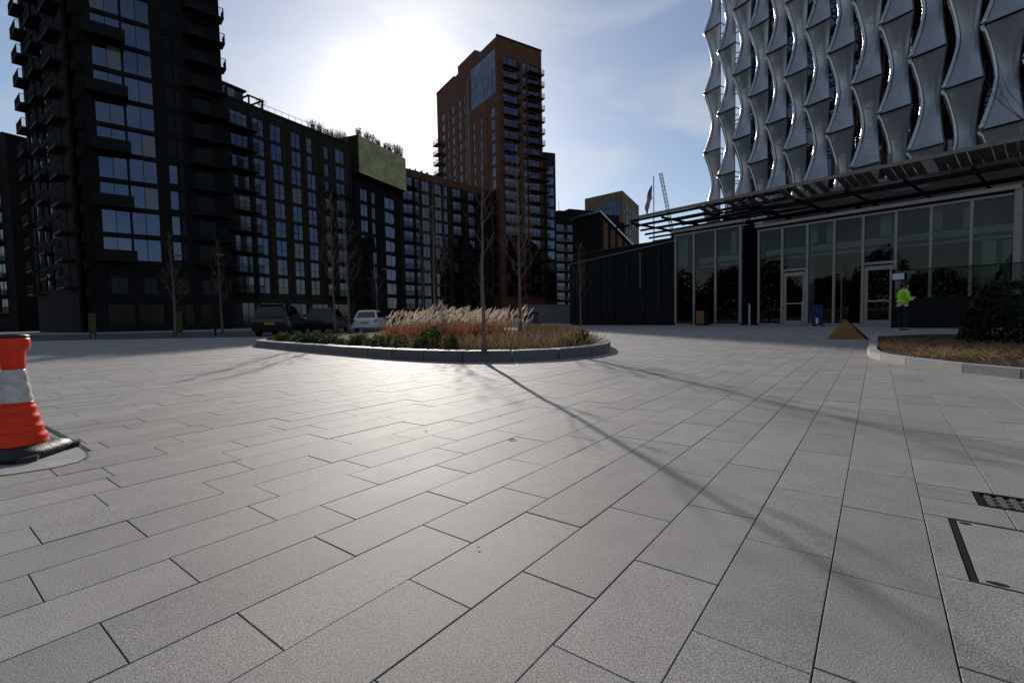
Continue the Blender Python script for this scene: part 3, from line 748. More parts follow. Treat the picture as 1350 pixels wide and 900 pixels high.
for k in range(40):                                      # open slats behind, closer together to the right
    y = 2.5+k*.32; xl = CX0+7.5-.2*y+(k*1.9) % 4.1
    segs = [(xl,CX1)]
    if k % 7 in (2,3): a = 17+(k*2.3) % 9; segs = [(xl,a),(a+1.2+(k % 3)*.6,CX1)]
    for (a,c) in segs: cp('slat', MB().box(a,c,y,y+.05,CZ-.1+.02*(k%2),CZ+.12), 'canopy_metal')
for k in range(8):                                       # wider spaced beams at the open left end
    y = .5+k*1.85; cp('open_beam', MB().box(CX0-.45*y,CX0+11,y,y+.12,CZ+.0-.05*k,CZ+.17-.05*k),'metal_dark')
for k in range(22):
    a = CX0-3+(k*2.71) % 11; y = .9+(k*.617) % 13; cp('short_slat', MB().box(a,a+2.2+(k % 4)*.5,y,y+.5,CZ-.1,CZ-.04),'metal_dark')
for j in range(13):
    x = CX0+.15+j*2.75; cp('cross_beam', MB().box(x,x+.09,.003 if j<2 else 2.31,14.99,CZ-.27,CZ-.113), 'metal_dark')
for k in range(4): cp('purlin', MB().box(CX0+3,CX1,2.6+k*3.8,2.76+k*3.8,CZ-.52,CZ-.273),'metal_dark')
for x in (12.5,20.5,29.0,36.5): cp('column', MB().lathe([(.16,6.43),(.16,CZ-.53)],10,(x,5.0,0)),'metal_dark')
gr = cp('edge_balustrade', MB().box(CX0+9,CX1,.25,.28,CZ+.345,CZ+.95),'glass_rail')
for j in range(10): cp('balustrade_post', MB().box(CX0+9.2+j*2.4,CX0+9.35+j*2.4,.2,.245,CZ+.35,CZ+.85),'canopy_metal')
cp('low_lattice', MB().box(-.5,CX0+3,6.0,6.2,6.9,7.1),'metal_dark')
for k in range(9): cp('lattice_slat', MB().box(-1.5+k*.5,CX0+3.5,6.6+k*.9,6.7+k*.9,7.0+k*.1,7.16+k*.1),'metal_dark')

# ================================================================== CUBE WITH SAILS
F0 = np.array([27.6,63.0]); DF = np.array([.328,-.932]); DF /= np.linalg.norm(DF)
PE = tuple(F0-DF*2.0); QE = tuple(F0+DF*46)
em = thing('sail_facade_building', 'tall glass cube wrapped in silver fabric sails at the upper right', 'office building', (PE[0],PE[1],0))
f = Face(PE,QE,em); LE = 40.0; ZT = 52.0
def ep(name, mb, m, smooth=False): return put(name, mb, m, em, f.at(0), f.rz, smooth)
ep('glass_wall', MB().box(2.6,LE,3.0,3.2,0,ZT),'glass')
ep('core', MB().box(2.6,LE,3.21,34,0,ZT-.1),'metal_dark')
for k in range(13): ep('floor_band', MB().box(2.6,LE,2.6,2.997,3.2+3.85*k,3.75+3.85*k),'metal_dark')
for j in range(16): ep('wall_mullion', MB().box(2.7+2.44*j,2.82+2.44*j,2.8,2.996,.1,ZT),'metal_grey')
for k in range(12):                                   # walkway ladders between glass and sails
    m = MB(); m.box(1.6,LE,1.35,1.42,6.1+3.85*k,6.2+3.85*k); m.box(1.6,LE,2.3,2.37,6.1+3.85*k,6.2+3.85*k)
    for j in range(26): m.box(1.8+1.45*j,1.86+1.45*j,1.423,2.297,6.1+3.85*k,6.16+3.85*k)
    ep('walkway', m, 'metal_dark')
SP, PER = 2.44, 7.75; NU, NV = 6, 18
def sail(n, z0):
    c = (0.0, 0.0)
    def prof(v):                                       # 1 at the spreader bars, 0 half way between them
        return abs(2*v-1)**1.5
    vsx = [];
    for j in range(NV+1):
        v = j/NV; q = prof(v)
        xl, ol = .47-.47*q, .05+.95*q           # left edge: swings out and left at the bars
        xr, orr = 1.66+.8*q, -.1+.75*q
        for i in range(NU+1):
            h = i/NU; o = ol+(orr-ol)*h - .30*math.sin(math.pi*h)*(1-.6*q)
            vsx.append((xl+(xr-xl)*h, -o, PER*v))
    return vsx
sv = sail(0,0); sf = [(j*(NU+1)+i, j*(NU+1)+i+1, (j+1)*(NU+1)+i+1, (j+1)*(NU+1)+i) for j in range(NV) for i in range(NU)]
m = MB(); m._add(sv, sf); SAIL = m.mesh('sail','sail_fabric',True)
m = MB(); m.tube([sv[j*(NU+1)] for j in range(NV+1)], .17, 8); EDGE = m.mesh('edge_tube','steel',True)
m = MB(); m.tube([sv[j*(NU+1)+NU] for j in range(NV+1)], .05, 6); EDGE2 = m.mesh('edge_cable','metal_grey',True)
m = MB(); m.tube([sv[0],sv[NU]], .075, 6); m.tube([sv[0],(1.2,2.6,-.1)], .06, 6); m.tube([sv[NU],(1.6,2.6,-.1)], .06, 6); BAR = m.mesh('spreader_bar','metal_dark')
for n in range(17):
    ph_ = 21.93 if n % 2 == 0 else 18.28
    for k in range(-2,4):
        z0 = ph_ + PER*k
        if z0 < 3 or z0 > 47: continue
        o = link('sail', SAIL, em, f.at(SP*n,0,z0), f.rz)
        link('edge_tube', EDGE, o); link('edge_cable', EDGE2, o); link('spreader_bar', BAR, o)

# ================================================================== PLANTER
PL = [(-8.3,15.5),(-6.1,13.2),(-3.96,11.04),(-2.2,9.42),(-1.03,8.68),(-.3,8.5),(.5,8.62),(1.25,9.05),(1.85,9.7),(2.2,10.5),(2.45,12.2),(2.55,15.0),(2.35,19.0),(1.0,22.0),(-2,23.6),(-6,24.0),(-9.2,23.2),(-10.2,21.0),(-9.7,18.2)]
def resample(pts, step, closed=True):
    pts = [np.array(p, float) for p in pts]; 
    if closed: pts = pts+[pts[0]]
    # chaikin once for smoothness
    o = [pts[0]]; 
    for a, c in zip(pts, pts[1:]): o += [a*.8+c*.2, a*.2+c*.8]
    pts = o; res = [pts[0]]; acc = 0
    for a, c in zip(pts, pts[1:]):
        l = np.linalg.norm(c-a); pos = 0
        while acc + (l-pos) >= step:
            pos += step-acc; res.append(a+(c-a)*pos/l); acc = 0
        acc += l-pos
    return res
pt = thing('raised_planter', 'large rounded planting bed edged with grey granite kerb blocks', 'planter')
ring = resample(PL, .92); KH, KW = .2, .3; n_ = len(ring)
innr = []
for i in range(n_):
    d = ring[(i+1) % n_]-ring[i-1]; nn = np.array([-d[1], d[0]])/np.linalg.norm(d); innr.append(ring[i]+nn*KW)
for i in range(n_):
    a, c, d, e = ring[i], ring[(i+1) % n_], innr[(i+1) % n_], innr[i]; g = .013/np.linalg.norm(c-a)
    a2, c2, d2, e2 = a+(c-a)*g, c-(c-a)*g, d-(d-e)*g, e+(d-e)*g
    h = KH+random.uniform(-.004,.004); bv = .012
    cen = (a2+c2+d2+e2)/4; top = [p+(cen-p)*bv/np.linalg.norm(cen-p)*1.3 for p in (a2,c2,d2,e2)]
    vv = [(*p,-.005) for p in (a2,c2,d2,e2)]+[(*p,h-bv) for p in (a2,c2,d2,e2)]+[(*p,h) for p in top]
    m = MB(); m._add(vv, [(0,1,5,4),(1,2,6,5),(2,3,7,6),(3,0,4,7),(4,5,9,8),(5,6,10,9),(6,7,11,10),(7,4,8,11),(8,9,10,11)])
    put('kerb_stone', m, 'kerb_granite', pt)
soil = [tuple(p) for p in innr]
cx, cy = np.mean([p[0] for p in soil]), np.mean([p[1] for p in soil])
m = MB(); k_ = len(soil)
m._add([(p[0],p[1],.13) for p in soil]+[(cx+(p[0]-cx)*.75,cy+(p[1]-cy)*.75,.24) for p in soil]+[(cx,cy,.3)],
       [(i,(i+1) % k_,k_+(i+1) % k_,k_+i) for i in range(k_)]+[(k_+i,k_+(i+1) % k_,2*k_) for i in range(k_)])
put('soil', m, 'soil', pt)

def scatter(poly, n, box=None):
    poly = [tuple(p) for p in poly]; P = np.array(poly); lo, hi = P.min(0), P.max(0); o = np.zeros((0,2))
    while len(o) < n:
        c = RNG.uniform(lo, hi, size=(n*2,2)); o = np.vstack([o, c[inside(poly, c)]])
    return o[:n]
def clumps(P, n_c, spread):
    c = P[RNG.integers(0, len(P), n_c)]; i = RNG.integers(0, n_c, len(P)); return c[i] + RNG.normal(size=P.shape)*spread
# feathery grass band at the back of the bed
band = [(-3.55,13.4),(-2.0,12.6),(-.5,13.2),(.3,14.8),(.45,17.5),(-1.5,20.0),(-5.0,19.4),(-4.4,16.2)]
P = scatter(band, 680); P = clumps(P, 150, .10); n = len(P)
hh = RNG.uniform(.34,.78,n)*(1+.1*np.sin(P[:,0]*2.1)); lean = np.stack([RNG.normal(.14,.11,n), RNG.normal(0,.12,n)],1)
base = np.column_stack([P, np.full(n,.2)]); tip = base+np.column_stack([lean*.8, hh])
q = blades(base, tip, np.full(n,.012))
tag(link('grass_stems', quads_mesh('grass_stems', q, 'grass_tan')), 'thin upright stems below the pale grass plumes in the planter', 'grass', kind='stuff')
pb = tip; pl = RNG.uniform(.16,.28,n); ptip = pb+np.column_stack([lean*.55+RNG.normal(.05,.03,(n,2)), pl])
qs = []
for k in range(3):
    d = ptip-pb; s = np.cross(d, RNG.normal(size=d.shape)); s /= np.linalg.norm(s,axis=1)[:,None]; s *= RNG.uniform(.018,.030,n)[:,None]
    mid = pb+d*.4; qs.append(np.stack([pb, mid+s, ptip, mid-s],1))
tag(link('grass_plumes', quads_mesh('grass_plumes', np.vstack(qs), 'plume')), 'band of pale feathery grass plumes at the back of the planter', 'grass', kind='stuff')
# russet stems in front of the plumes
band2 = [(-3.5,12.9),(-2.2,12.0),(-.7,12.0),(-.2,12.8),(-.1,13.7),(-.9,13.6),(-2.4,13.3),(-3.6,14.2)]
P = clumps(scatter(band2, 2300), 150, .13); n = len(P); base = np.column_stack([P, np.full(n,.17)])
tip = base+np.column_stack([RNG.normal(.06,.13,(n,2)), RNG.uniform(.28,.56,n)])
tag(link('russet_stems', quads_mesh('russet_stems', blades(base,tip,RNG.uniform(.01,.02,n)), 'grass_red')), 'russet red stems in front of the pale plumes', 'shrub', kind='stuff')
# low brown cover to the right and front
band3 = [(-2.9,10.4),(-1.1,9.15),(-.2,8.95),(.9,9.25),(1.7,10.2),(2.0,12.0),(2.1,15.5),(1.8,18.5),(.6,20),(.4,14),(-.2,11.8),(-2.2,11.8)]
P = clumps(scatter(band3, 7000), 420, .13); n = len(P); keep = inside(soil, P); P = P[keep]; n = len(P)
base = np.column_stack([P, np.full(n,.15)]); hgt = RNG.uniform(.06,.22,n)+.2*np.clip((P[:,1]-10)/6,0,1)
tip = base+np.column_stack([RNG.normal(.03,.12,(n,2)), hgt])
tag(link('brown_ground_cover', quads_mesh('brown_ground_cover', blades(base,tip,RNG.uniform(.012,.028,n)), 'grass_brown')), 'low brown winter ground cover at the front of the planter', 'ground cover', kind='stuff')
P = scatter(band3, 1500); P = clumps(P,120,.15); P = P[inside(soil,P)]; n = len(P); base = np.column_stack([P, np.full(n,.15)])
tip = base+np.column_stack([RNG.normal(.05,.14,(n,2)), RNG.uniform(.12,.34,n)])
tag(link('tan_grass_tufts', quads_mesh('tan_grass_tufts', blades(base,tip,RNG.uniform(.01,.02,n)), 'grass_tan')), 'straw coloured grass tufts among the brown ground cover', 'grass', kind='stuff')
# small green shrubs along the front left edge
SHR = []
def shrub_mesh(seed, m='leaf_green', nl=420, r=.26, h=.3, ls=.03):
    C = RNG.normal(size=(nl,3)); C /= np.linalg.norm(C,axis=1)[:,None]; C *= (RNG.uniform(.35,1,nl)**.6)[:,None]
    C[:,2] = np.abs(C[:,2]); lob = 1+.22*np.sin(C[:,0]*5+seed)+.18*np.cos(C[:,1]*6+seed*2)
    C = C*np.array([r,r,h])*lob[:,None]; C[:,2] += .03
    return quads_mesh('foliage', leaves(C, RNG.uniform(ls*.7,ls*1.4,nl)), m)
protos = [shrub_mesh(k) for k in range(4)]
stem = MB()
for k in range(5): a = k*1.26; stem.tube([(0,0,-.05),(.07*math.cos(a),.07*math.sin(a),.12),(.15*math.cos(a),.15*math.sin(a),.22)],[.012,.009,.004],4)
STEM = stem.mesh('stem','twig')
for i in range(17):
    t_ = i/16; x = -7.55+t_*5.35+random.uniform(-.12,.12); y = 15.15-t_*5.2+random.uniform(-.12,.12)
    o = tag(link('low_shrub', None, None, (x+.12,y+.22,.14)), 'small green shrub in the row along the front left kerb of the planter', 'shrub', 'green shrubs along the planter kerb')
    s = random.uniform(.8,1.15); o.scale = (s,s,s*random.uniform(.8,1.1)); o.rotation_euler = (0,0,random.uniform(0,6))
    link('foliage', protos[i % 4], o); link('stem', STEM, o)
for (x,y,s,lab) in ((-1.75,10.35,1.45,'larger green shrub at the middle of the planter front'),(-1.25,9.6,1.0,'rounded green shrub right behind the kerb at the planter nose'),(1.5,10.4,1.0,'yellowish green shrub at the right end of the planter')):
    o = thing('low_shrub', lab, 'shrub', (x,y,.14)); o.scale = (s,s,s); link('foliage', protos[1], o); link('stem', STEM, o)

# ------------------------------------------------------------------ bare trees
def bare_tree(name, label, x, y, z, H, r0, seed, start=.3, spread=.32, nb=26, group='young bare trees', droop=0.0, twr=.006):
    rnd = random.Random(seed); t = thing(name, label, 'tree', (x,y,z), 0, group)
    pts = []; n = 14
    wob = rnd.uniform(-.05,.05)
    for i in range(n+1):
        q = i/n; pts.append(Vector((wob*math.sin(q*5)*H*.12+.01*rnd.uniform(-1,1), .05*math.sin(q*4+seed)+.01*rnd.uniform(-1,1), H*q)))
    m = MB(); m.tube(pts, [r0*(1-.86*(i/n)**.9)+(.02 if i == 0 else 0) for i in range(n+1)], 8); put('trunk', m, 'bark', t, smooth=True)
    c = MB()
    def grow(p, d, L, r, lvl):
        k = 5 if lvl < 2 else 3; q = [p]; dd = d.copy()
        for i in range(k):
            dd = (dd + Vector((rnd.uniform(-.16,.16), rnd.uniform(-.16,.16), .14-droop))).normalized(); q.append(q[-1]+dd*L/k)
        c.tube(q, [max(twr*.5, r*(.85-.7*i/k)) for i in range(k+1)], 5 if lvl == 0 else 4, cap=False)
        if lvl < 2:
            ns = rnd.randint(3,5) if lvl == 0 else rnd.randint(1,3)
            for s in range(ns):
                f_ = rnd.uniform(.25,.98); i = min(k-1, int(f_*k)); pp_ = q[i].lerp(q[i+1], f_*k-i)
                az = rnd.uniform(0,6.28); side = Vector((math.cos(az), math.sin(az), rnd.uniform(0,.5)))
                grow(pp_, (dd*.9+side*.75).normalized(), L*rnd.uniform(.3,.52), max(twr, r*.5), lvl+1)
    for b_ in range(nb):
        f_ = start+(.97-start)*(b_+rnd.random()*.7)/nb; i = min(n-1, int(f_*n)); p = pts[i].lerp(pts[i+1], f_*n-i)
        az = b_*2.4+rnd.uniform(-.4,.4); el = rnd.uniform(.55,1.0)
        d = Vector((math.cos(az)*math.cos(el), math.sin(az)*math.cos(el), math.sin(el)))
        L = H*spread*(1-.72*(f_-start)/(1-start))*rnd.uniform(.7,1.15)
        grow(p, d, L, max(twr*1.6, r0*.34*(1-f_*.6)), 0)
    put('crown', c, 'twig', t); return t
bare_tree('bare_tree','slim bare tree in the planter nearest the parked cars',-7.35,19.89,.2,5.9,.055,1,.3,.2)
bare_tree('bare_tree','slim bare tree second from the cars at the planter left',-6.65,19.5,.2,5.6,.055,2,.32,.2)
bare_tree('bare_tree','bare spreading tree rising from the middle of the pale plumes',-2.75,17.34,.2,5.4,.05,3,.3,.26)
bare_tree('bare_tree','nearest bare tree standing at the front of the planter',-.49,8.55,.16,3.75,.04,4,.45,.16,10,twr=.004)
bare_tree('bare_tree','silvery twiggy bare tree at the right end of the plumes',.25,14.37,.2,5.7,.055,5,.28,.2,36)
bare_tree('bare_tree','bare street tree standing in the shade before the left tower',-19.3,27.4,0,6.0,.07,6,.3,.22)
bare_tree('bare_tree','slender bare tree at the right foot of the near left tower',-21.8,36,0,7.0,.08,8,.3,.22)
bare_tree('bare_tree','bare tree whose twigs cross the sails at the right edge',12.6,10.4,.1,8.6,.09,7,.25,.38,30,twr=.005)
bare_tree('bare_tree','bare tree in shade in front of the distant terraces',5.2,36,0,6.2,.07,12,.3,.3)
for k,(x,y,h) in enumerate(((-13.5,48,7.0),(-9.5,52,7.5),(-3.5,55,7.0))):
    bare_tree('bare_tree',('bare street tree in shade behind the white car','bare street tree in shade beyond the left end of the plumes','bare street tree in shade beyond the middle of the planter')[k],x,y,0,h,.08,20+k,.3,.28,18,'bare street trees beyond the planter')

# ------------------------------------------------------------------ rooftop planting
def roof_shrub(x,y,z,s,seed,lab='leafless shrub on the roof edge left of the green panel box',grp='roof shrubs on the olive brick block'):
    rnd = random.Random(seed); t = thing('roof_shrub',lab,'shrub',(x,y,z),0,grp); m = MB()
    for k in range(34):
        az = rnd.uniform(0,6.28); r = rnd.uniform(.1,.6)*s; h = rnd.uniform(.6,1.5)*s
        p = Vector((r*.3*math.cos(az),r*.3*math.sin(az),0)); e = Vector((r*math.cos(az),r*math.sin(az),h)); mid = (p+e)/2+Vector((rnd.uniform(-.1,.1),rnd.uniform(-.1,.1),.1))
        m.tube([p,mid,e],[.03,.022,.012],4,cap=False)
        for j in range(4):
            b0 = mid.lerp(e,rnd.random()); m.tube([b0,b0+Vector((rnd.uniform(-.3,.3),rnd.uniform(-.3,.3),rnd.uniform(.1,.4)))*s],[.014,.008],3,cap=False)
    put('twigs',m,'twig',t)
d1 = np.array([10.94,20.0])/22.8
for k in range(8):
    p = np.array([-38.85,66.0])+d1*(16.0+k*.95)+np.array([-.9,.5])*random.uniform(.8,1.6); roof_shrub(p[0],p[1],31.6,random.uniform(1.1,1.9),k)
d2 = np.array([5.48,13.0])/14.11
for k in range(13):
    p = np.array([-28.2,88.0])+d2*(.4+k*1.12)+np.array([-.92,.4])*random.uniform(-1.2,-.2); roof_shrub(p[0],p[1],33.9,random.uniform(.8,1.3)*(1.5 if k>9 else 1),30+k,'leafless shrub on top of the yellow green panel box','roof shrubs on the green panel box')
d3 = np.array([20.75,24.0])/31.73
for k in range(6):
    p = np.array([-22.9,101.0])+d3*(.6+k*1.6)+np.array([-.75,.65])*1.2; roof_shrub(p[0],p[1],32.6,random.uniform(.35,.7),60+k,'low leafless shrub on the roof between green box and red tower','roof shrubs on the rear block')
t = thing('roof_tree','single small round tree standing on the flat roof parapet','tree',(-36.2,71.9,31.6))
m = MB().tube([(0,0,0),(0,0,1.0)],.05,6); put('trunk',m,'bark',t)
C = RNG.normal(size=(260,3)); C /= np.linalg.norm(C,axis=1)[:,None]; C *= RNG.uniform(.3,.75,260)[:,None]; C[:,2] += 1.35
put('crown', quads_mesh('crown', leaves(C, RNG.uniform(.05,.11,260)),'leaf_dark'), None, t)

# ================================================================== RIGHT BED AND HEDGE
BED = [(10.1,13.4),(6.42,8.62),(6.05,8.05),(5.80,7.5),(5.70,6.9),(5.63,5.95),(5.70,5.33),(5.95,4.7),(6.5,4.0),(7.6,3.3),(9.5,2.9)]
bd = thing('corner_planting_bed','planting bed with low pale kerb in front of the dark hedge','planter')
BI = [tuple(p) for p in offset_path(BED, -.14)]
ringb = BED
for i in range(len(BED)-1):
    a, c, d, e = map(np.array, (BED[i],BED[i+1],BI[i+1],BI[i])); g = .006/np.linalg.norm(c-a)
    put('kerb_stone', fix_normals(MB().prism([tuple(a+(c-a)*g),tuple(c-(c-a)*g),tuple(d-(d-e)*g),tuple(e+(d-e)*g)],-.005,.11+.002*(i%2)).mesh('kerb_stone','pale_granite')), None, bd)
bpoly = BI+[(16,3),(18,13),(12,14)]
m = MB(); m.prism(bpoly,-.004,.07); put('soil', fix_normals(m.mesh('soil','soil')), None, bd)
gp = [(6.7,8.5),(6.35,7.6),(6.6,6.9),(7.6,6.6),(9.6,8.0),(9.0,10.6),(8.6,11.0)]
P = clumps(scatter(gp, 2600), 80, .15); P = P[inside(BI+[(16,3),(18,13),(12,14)], P)]; n = len(P); base = np.column_stack([P, np.full(n,.06)])
tip = base+np.column_stack([RNG.normal(0,.14,(n,2)), RNG.uniform(.03,.15,n)])
tag(link('dry_grass', quads_mesh('dry_grass', blades(base,tip,RNG.uniform(.008,.018,n)),'grass_tan')),'dry straw coloured grass clumps in the bed before the hedge','grass',kind='stuff')
P = scatter([(6.0,7.0),(6.0,5.6),(7.5,4.2),(10,5),(10,8)],1500); n = len(P); base = np.column_stack([P, np.full(n,.06)])
tip = base+np.column_stack([RNG.normal(0,.08,(n,2)), RNG.uniform(.02,.09,n)])
tag(link('mulch_litter', quads_mesh('mulch_litter', blades(base,tip,RNG.uniform(.01,.03,n)),'grass_brown')),'dark mulch and leaf litter behind the low kerb','mulch',kind='stuff')
hd = thing('clipped_hedge','big dark clipped evergreen hedge at the right edge','hedge',(9.45,10.1,.06),R(-43))
n = 24000; C = RNG.uniform(0,1,(n,3)); face_ = RNG.integers(0,4,n)
C[face_==0,1] = RNG.uniform(0,.06,(face_==0).sum()); C[face_==1,2] = 1-RNG.uniform(0,.06,(face_==1).sum()); C[face_==2,0] = RNG.uniform(0,.05,(face_==2).sum())
C[-7000:,1] = RNG.uniform(.02,.12,7000); C[-7000:,2] = RNG.uniform(0,.55,7000)
C = C*np.array([7.0,2.6,1.2]); bump = .12*np.sin(C[:,0]*2.3)+.08*np.sin(C[:,0]*5.1+1); C[:,2] *= 1+bump*.6; C[:,1] += bump*.8
C[:,0] += .35*(C[:,2]/1.2)**2; 
put('foliage', quads_mesh('foliage', leaves(C, RNG.uniform(.03,.065,n)),'leaf_dark'), None, hd)
m = MB()
for k in range(12): x = .5+k*.56; m.tube([(x,1.3,0),(x+.1,1.2,.9)],[.03,.012],5); 
put('stems', m, 'bark', hd)

# ================================================================== STREET THINGS BY THE PAVILION
fW = Face(PW,QW,pv)
def wpt(u, out): p = fW.P+fW.d*u+fW.o*out; return (float(p[0]), float(p[1]), 0)
for (u,o_,lab) in ((19.85,2.2,'brushed steel bollard between the two pavilion doors'),(16.5,1.2,'dull steel bollard in the dark recess left of the doors')):
    t = thing('bollard',lab,'bollard',wpt(u,o_),0,'steel bollards before the pavilion')
    put('post', MB().lathe([(.075,0),(.075,1.30),(.06,1.33),(.0,1.335)],16),'steel',t,smooth=False); put('base_plate', MB().lathe([(.13,0),(.13,.012)],16),'metal_dark',t)
p = wpt(13.3,1.0)
t = thing('litter_bin','dark litter bin with a brown front panel by the glass box','litter bin',p,ROT)
put('body', MB().box(-.36,.36,-.3,.3,.05,1.05),'metal_dark',t); put('front_panel', MB().box(-.27,.27,-.33,-.303,.12,.98),'wood',t)
m = MB(); 
for sx in (-.36,.3): 
    for sy in (-.3,.24): m.box(sx,sx+.06,sy,sy+.06,1.053,1.3)
put('corner_post',m,'metal_dark',t); put('lid', MB().box(-.42,.42,-.36,.36,1.303,1.37),'metal_dark',t); put('base', MB().box(-.3,.3,-.25,.25,0,.047),'metal_dark',t)
# ochre wedge barrier lid
t = thing('wedge_ramp','ochre triangular wedge of a raised vehicle barrier on the paving','barrier',(9.43,13.48,0),R(-24))
m = MB(); hw, hh_, dp_ = .46, .56, .75
m._add([(-hw,0,0),(hw,0,0),(.0,.12,hh_),(-hw*.75,dp_,0),(hw*1.25,dp_,0)],[(0,1,2),(1,4,2),(4,3,2),(3,0,2),(0,3,4,1)])
put('face_plate', m, ['ochre'], t)
m = MB(); m._add([(hw+.004,0.0,0.002),(hw*1.25+.01,dp_,0.002),(.01,.12,hh_+.004),(hw+.10,.05,.002),(hw*1.25+.11,dp_,.002),(.05,.2,hh_)],[(0,1,2),(3,5,4),(0,2,5,3),(1,4,5,2),(0,3,4,1)])
put('side_plate', m, 'metal_dark', t)
t = thing('wooden_pole','thin brown pole standing upright before the dark glass','pole',wpt(21.35,1.0))
put('shaft', MB().tube([(0,0,0),(.0,0,3.3)],.035,8),'wood',t); put('foot', MB().lathe([(.15,0),(.15,.03)],12),'metal_dark',t)
t = thing('sign_board','dark blue upright board sign standing beside the steel bollard','sign',wpt(20.8,2.9),ROT)
put('board', MB().box(-.25,.25,-.03,.03,.05,1.15),'blue',t); put('leg', MB().box(-.25,-.2,.03,.35,0,.05),'metal_dark',t); put('leg', MB().box(.2,.25,.03,.35,0,.05),'metal_dark',t); put('white_mark', MB().box(-.06,.05,-.036,-.031,.15,.45),'paper',t)
# dark low wall with glass screen behind the person
WS = (17.6,20.6)
t = thing('glass_screen_wall','black low wall carrying a dim glass screen behind the person','wall',(WS[0],WS[1],0),R(-47))
put('base_wall', MB().box(-.9,3.9,0,.3,0,1.3),'metal_dark',t)
for k in range(3): put('glass_panel', MB().box(-.88+k*1.6,.68+k*1.6,.12,.15,1.303,2.5),'glass_clear',t)
put('top_rail', MB().box(-.9,3.9,.09,.18,2.503,2.54),'metal_dark',t); put('end_post', MB().box(-1.0,-.903,.05,.25,0,2.6),'metal_dark',t)
t = thing('paper_notice','white paper notice fixed to the end of the glass screen','notice',(WS[0]-.62,WS[1]+.44,2.12),R(-40))
put('sheet', MB().box(-.2,.2,-.035,-.03,0,.27),'paper',t); put('backing', MB().box(-.22,.22,-.028,-.02,-.02,.29),'metal_dark',t)

# ------------------------------------------------------------------ flag, crane, lamps
FP = (17.9,60.0)
t = thing('flagpole','dark flagpole rising behind the canopy','flagpole',(FP[0],FP[1],0))
put('pole', MB().tube([(0,0,0),(0,0,17.6)],[.09,.05],8),'metal_dark',t); put('finial', MB().lathe([(.02,17.6),(.1,17.68),(.1,17.74),(.02,17.82)],8),'metal_dark',t)
def flag_mat():
    m = bpy.data.materials.new('flag_cloth'); m.use_nodes = True; MATS['flag_cloth'] = m; t = m.node_tree; b = t.nodes['Principled BSDF']; Lk = t.links.new
    uvn = t.nodes.new('ShaderNodeUVMap'); sx = t.nodes.new('ShaderNodeSeparateXYZ'); Lk(uvn.outputs[0], sx.inputs[0])
    def M(op, a, b_=None):
        n = t.nodes.new('ShaderNodeMath'); n.operation = op
        for i, v in enumerate((a, b_)):
            if v is None: continue
            if isinstance(v, (int,float)): n.inputs[i].default_value = v
            else: Lk(v, n.inputs[i])
        return n.outputs[0]
    st = M('LESS_THAN', M('FRACT', M('MULTIPLY', sx.outputs['Y'], 6.5)), .5)
    can = M('MULTIPLY', M('LESS_THAN', sx.outputs['X'], .4), M('GREATER_THAN', sx.outputs['Y'], .4615))
    fx = M('SUBTRACT', M('FRACT', M('MULTIPLY', sx.outputs['X'], 15)), .5); fy = M('SUBTRACT', M('FRACT', M('MULTIPLY', sx.outputs['Y'], 16.7)), .5)
    star = M('LESS_THAN', M('ADD', M('MULTIPLY', fx, fx), M('MULTIPLY', fy, fy)), .06)
    m1 = t.nodes.new('ShaderNodeMix'); m1.data_type = 'RGBA'; m1.inputs['A'].default_value = (.62,.60,.58,1); m1.inputs['B'].default_value = (.58,.03,.04,1); Lk(st, m1.inputs['Factor'])
    m2 = t.nodes.new('ShaderNodeMix'); m2.data_type = 'RGBA'; m2.inputs['A'].default_value = (.02,.025,.10,1); m2.inputs['B'].default_value = (.62,.6,.58,1); Lk(star, m2.inputs['Factor'])
    m3 = t.nodes.new('ShaderNodeMix'); m3.data_type = 'RGBA'; Lk(can, m3.inputs['Factor']); Lk(m1.outputs['Result'], m3.inputs['A']); Lk(m2.outputs['Result'], m3.inputs['B'])
    Lk(m3.outputs['Result'], b.inputs['Base Color']); b.inputs['Roughness'].default_value = .8
    tr = t.nodes.new('ShaderNodeBsdfTranslucent'); Lk(m3.outputs['Result'], tr.inputs[0]); ms = t.nodes.new('ShaderNodeMixShader'); ms.inputs[0].default_value = .6
    Lk(b.outputs[0], ms.inputs[1]); Lk(tr.outputs[0], ms.inputs[2]); Lk(ms.outputs[0], t.nodes['Material Output'].inputs['Surface'])
flag_mat()
def flag():
    NX, NY = 28, 20; vs2 = []; uvs = []
    for j in range(NY+1):
        for i in range(NX+1):
            x, y = i/NX, j/NY
            # limp flag: the fly end drops and folds back towards the pole
            drop = 2.4*x**1.15; wx = -(.15+1.5*(x*(1-.45*x)))*(.75+.25*y)-.05*math.sin(y*5+x*9); fold = .16*math.sin(x*13+y*1.5)*(.3+x)
            vs2.append((wx, fold, 1.75*y*(1-.25*x)-drop)); uvs.append((x,y))
    fs = [(j*(NX+1)+i, j*(NX+1)+i+1, (j+1)*(NX+1)+i+1, (j+1)*(NX+1)+i) for j in range(NY) for i in range(NX)]
    m = MB(); m._add(vs2, fs); me = m.mesh('flag','flag_cloth',True); ul = me.uv_layers.new(name='UVMap')
    for lp in me.loops: ul.data[lp.index].uv = uvs[lp.vertex_index]
    return me
tag(link('flag', flag(), None, (FP[0]-.06,FP[1],15.1)), 'limp red white and blue flag hanging from the flagpole', 'flag')

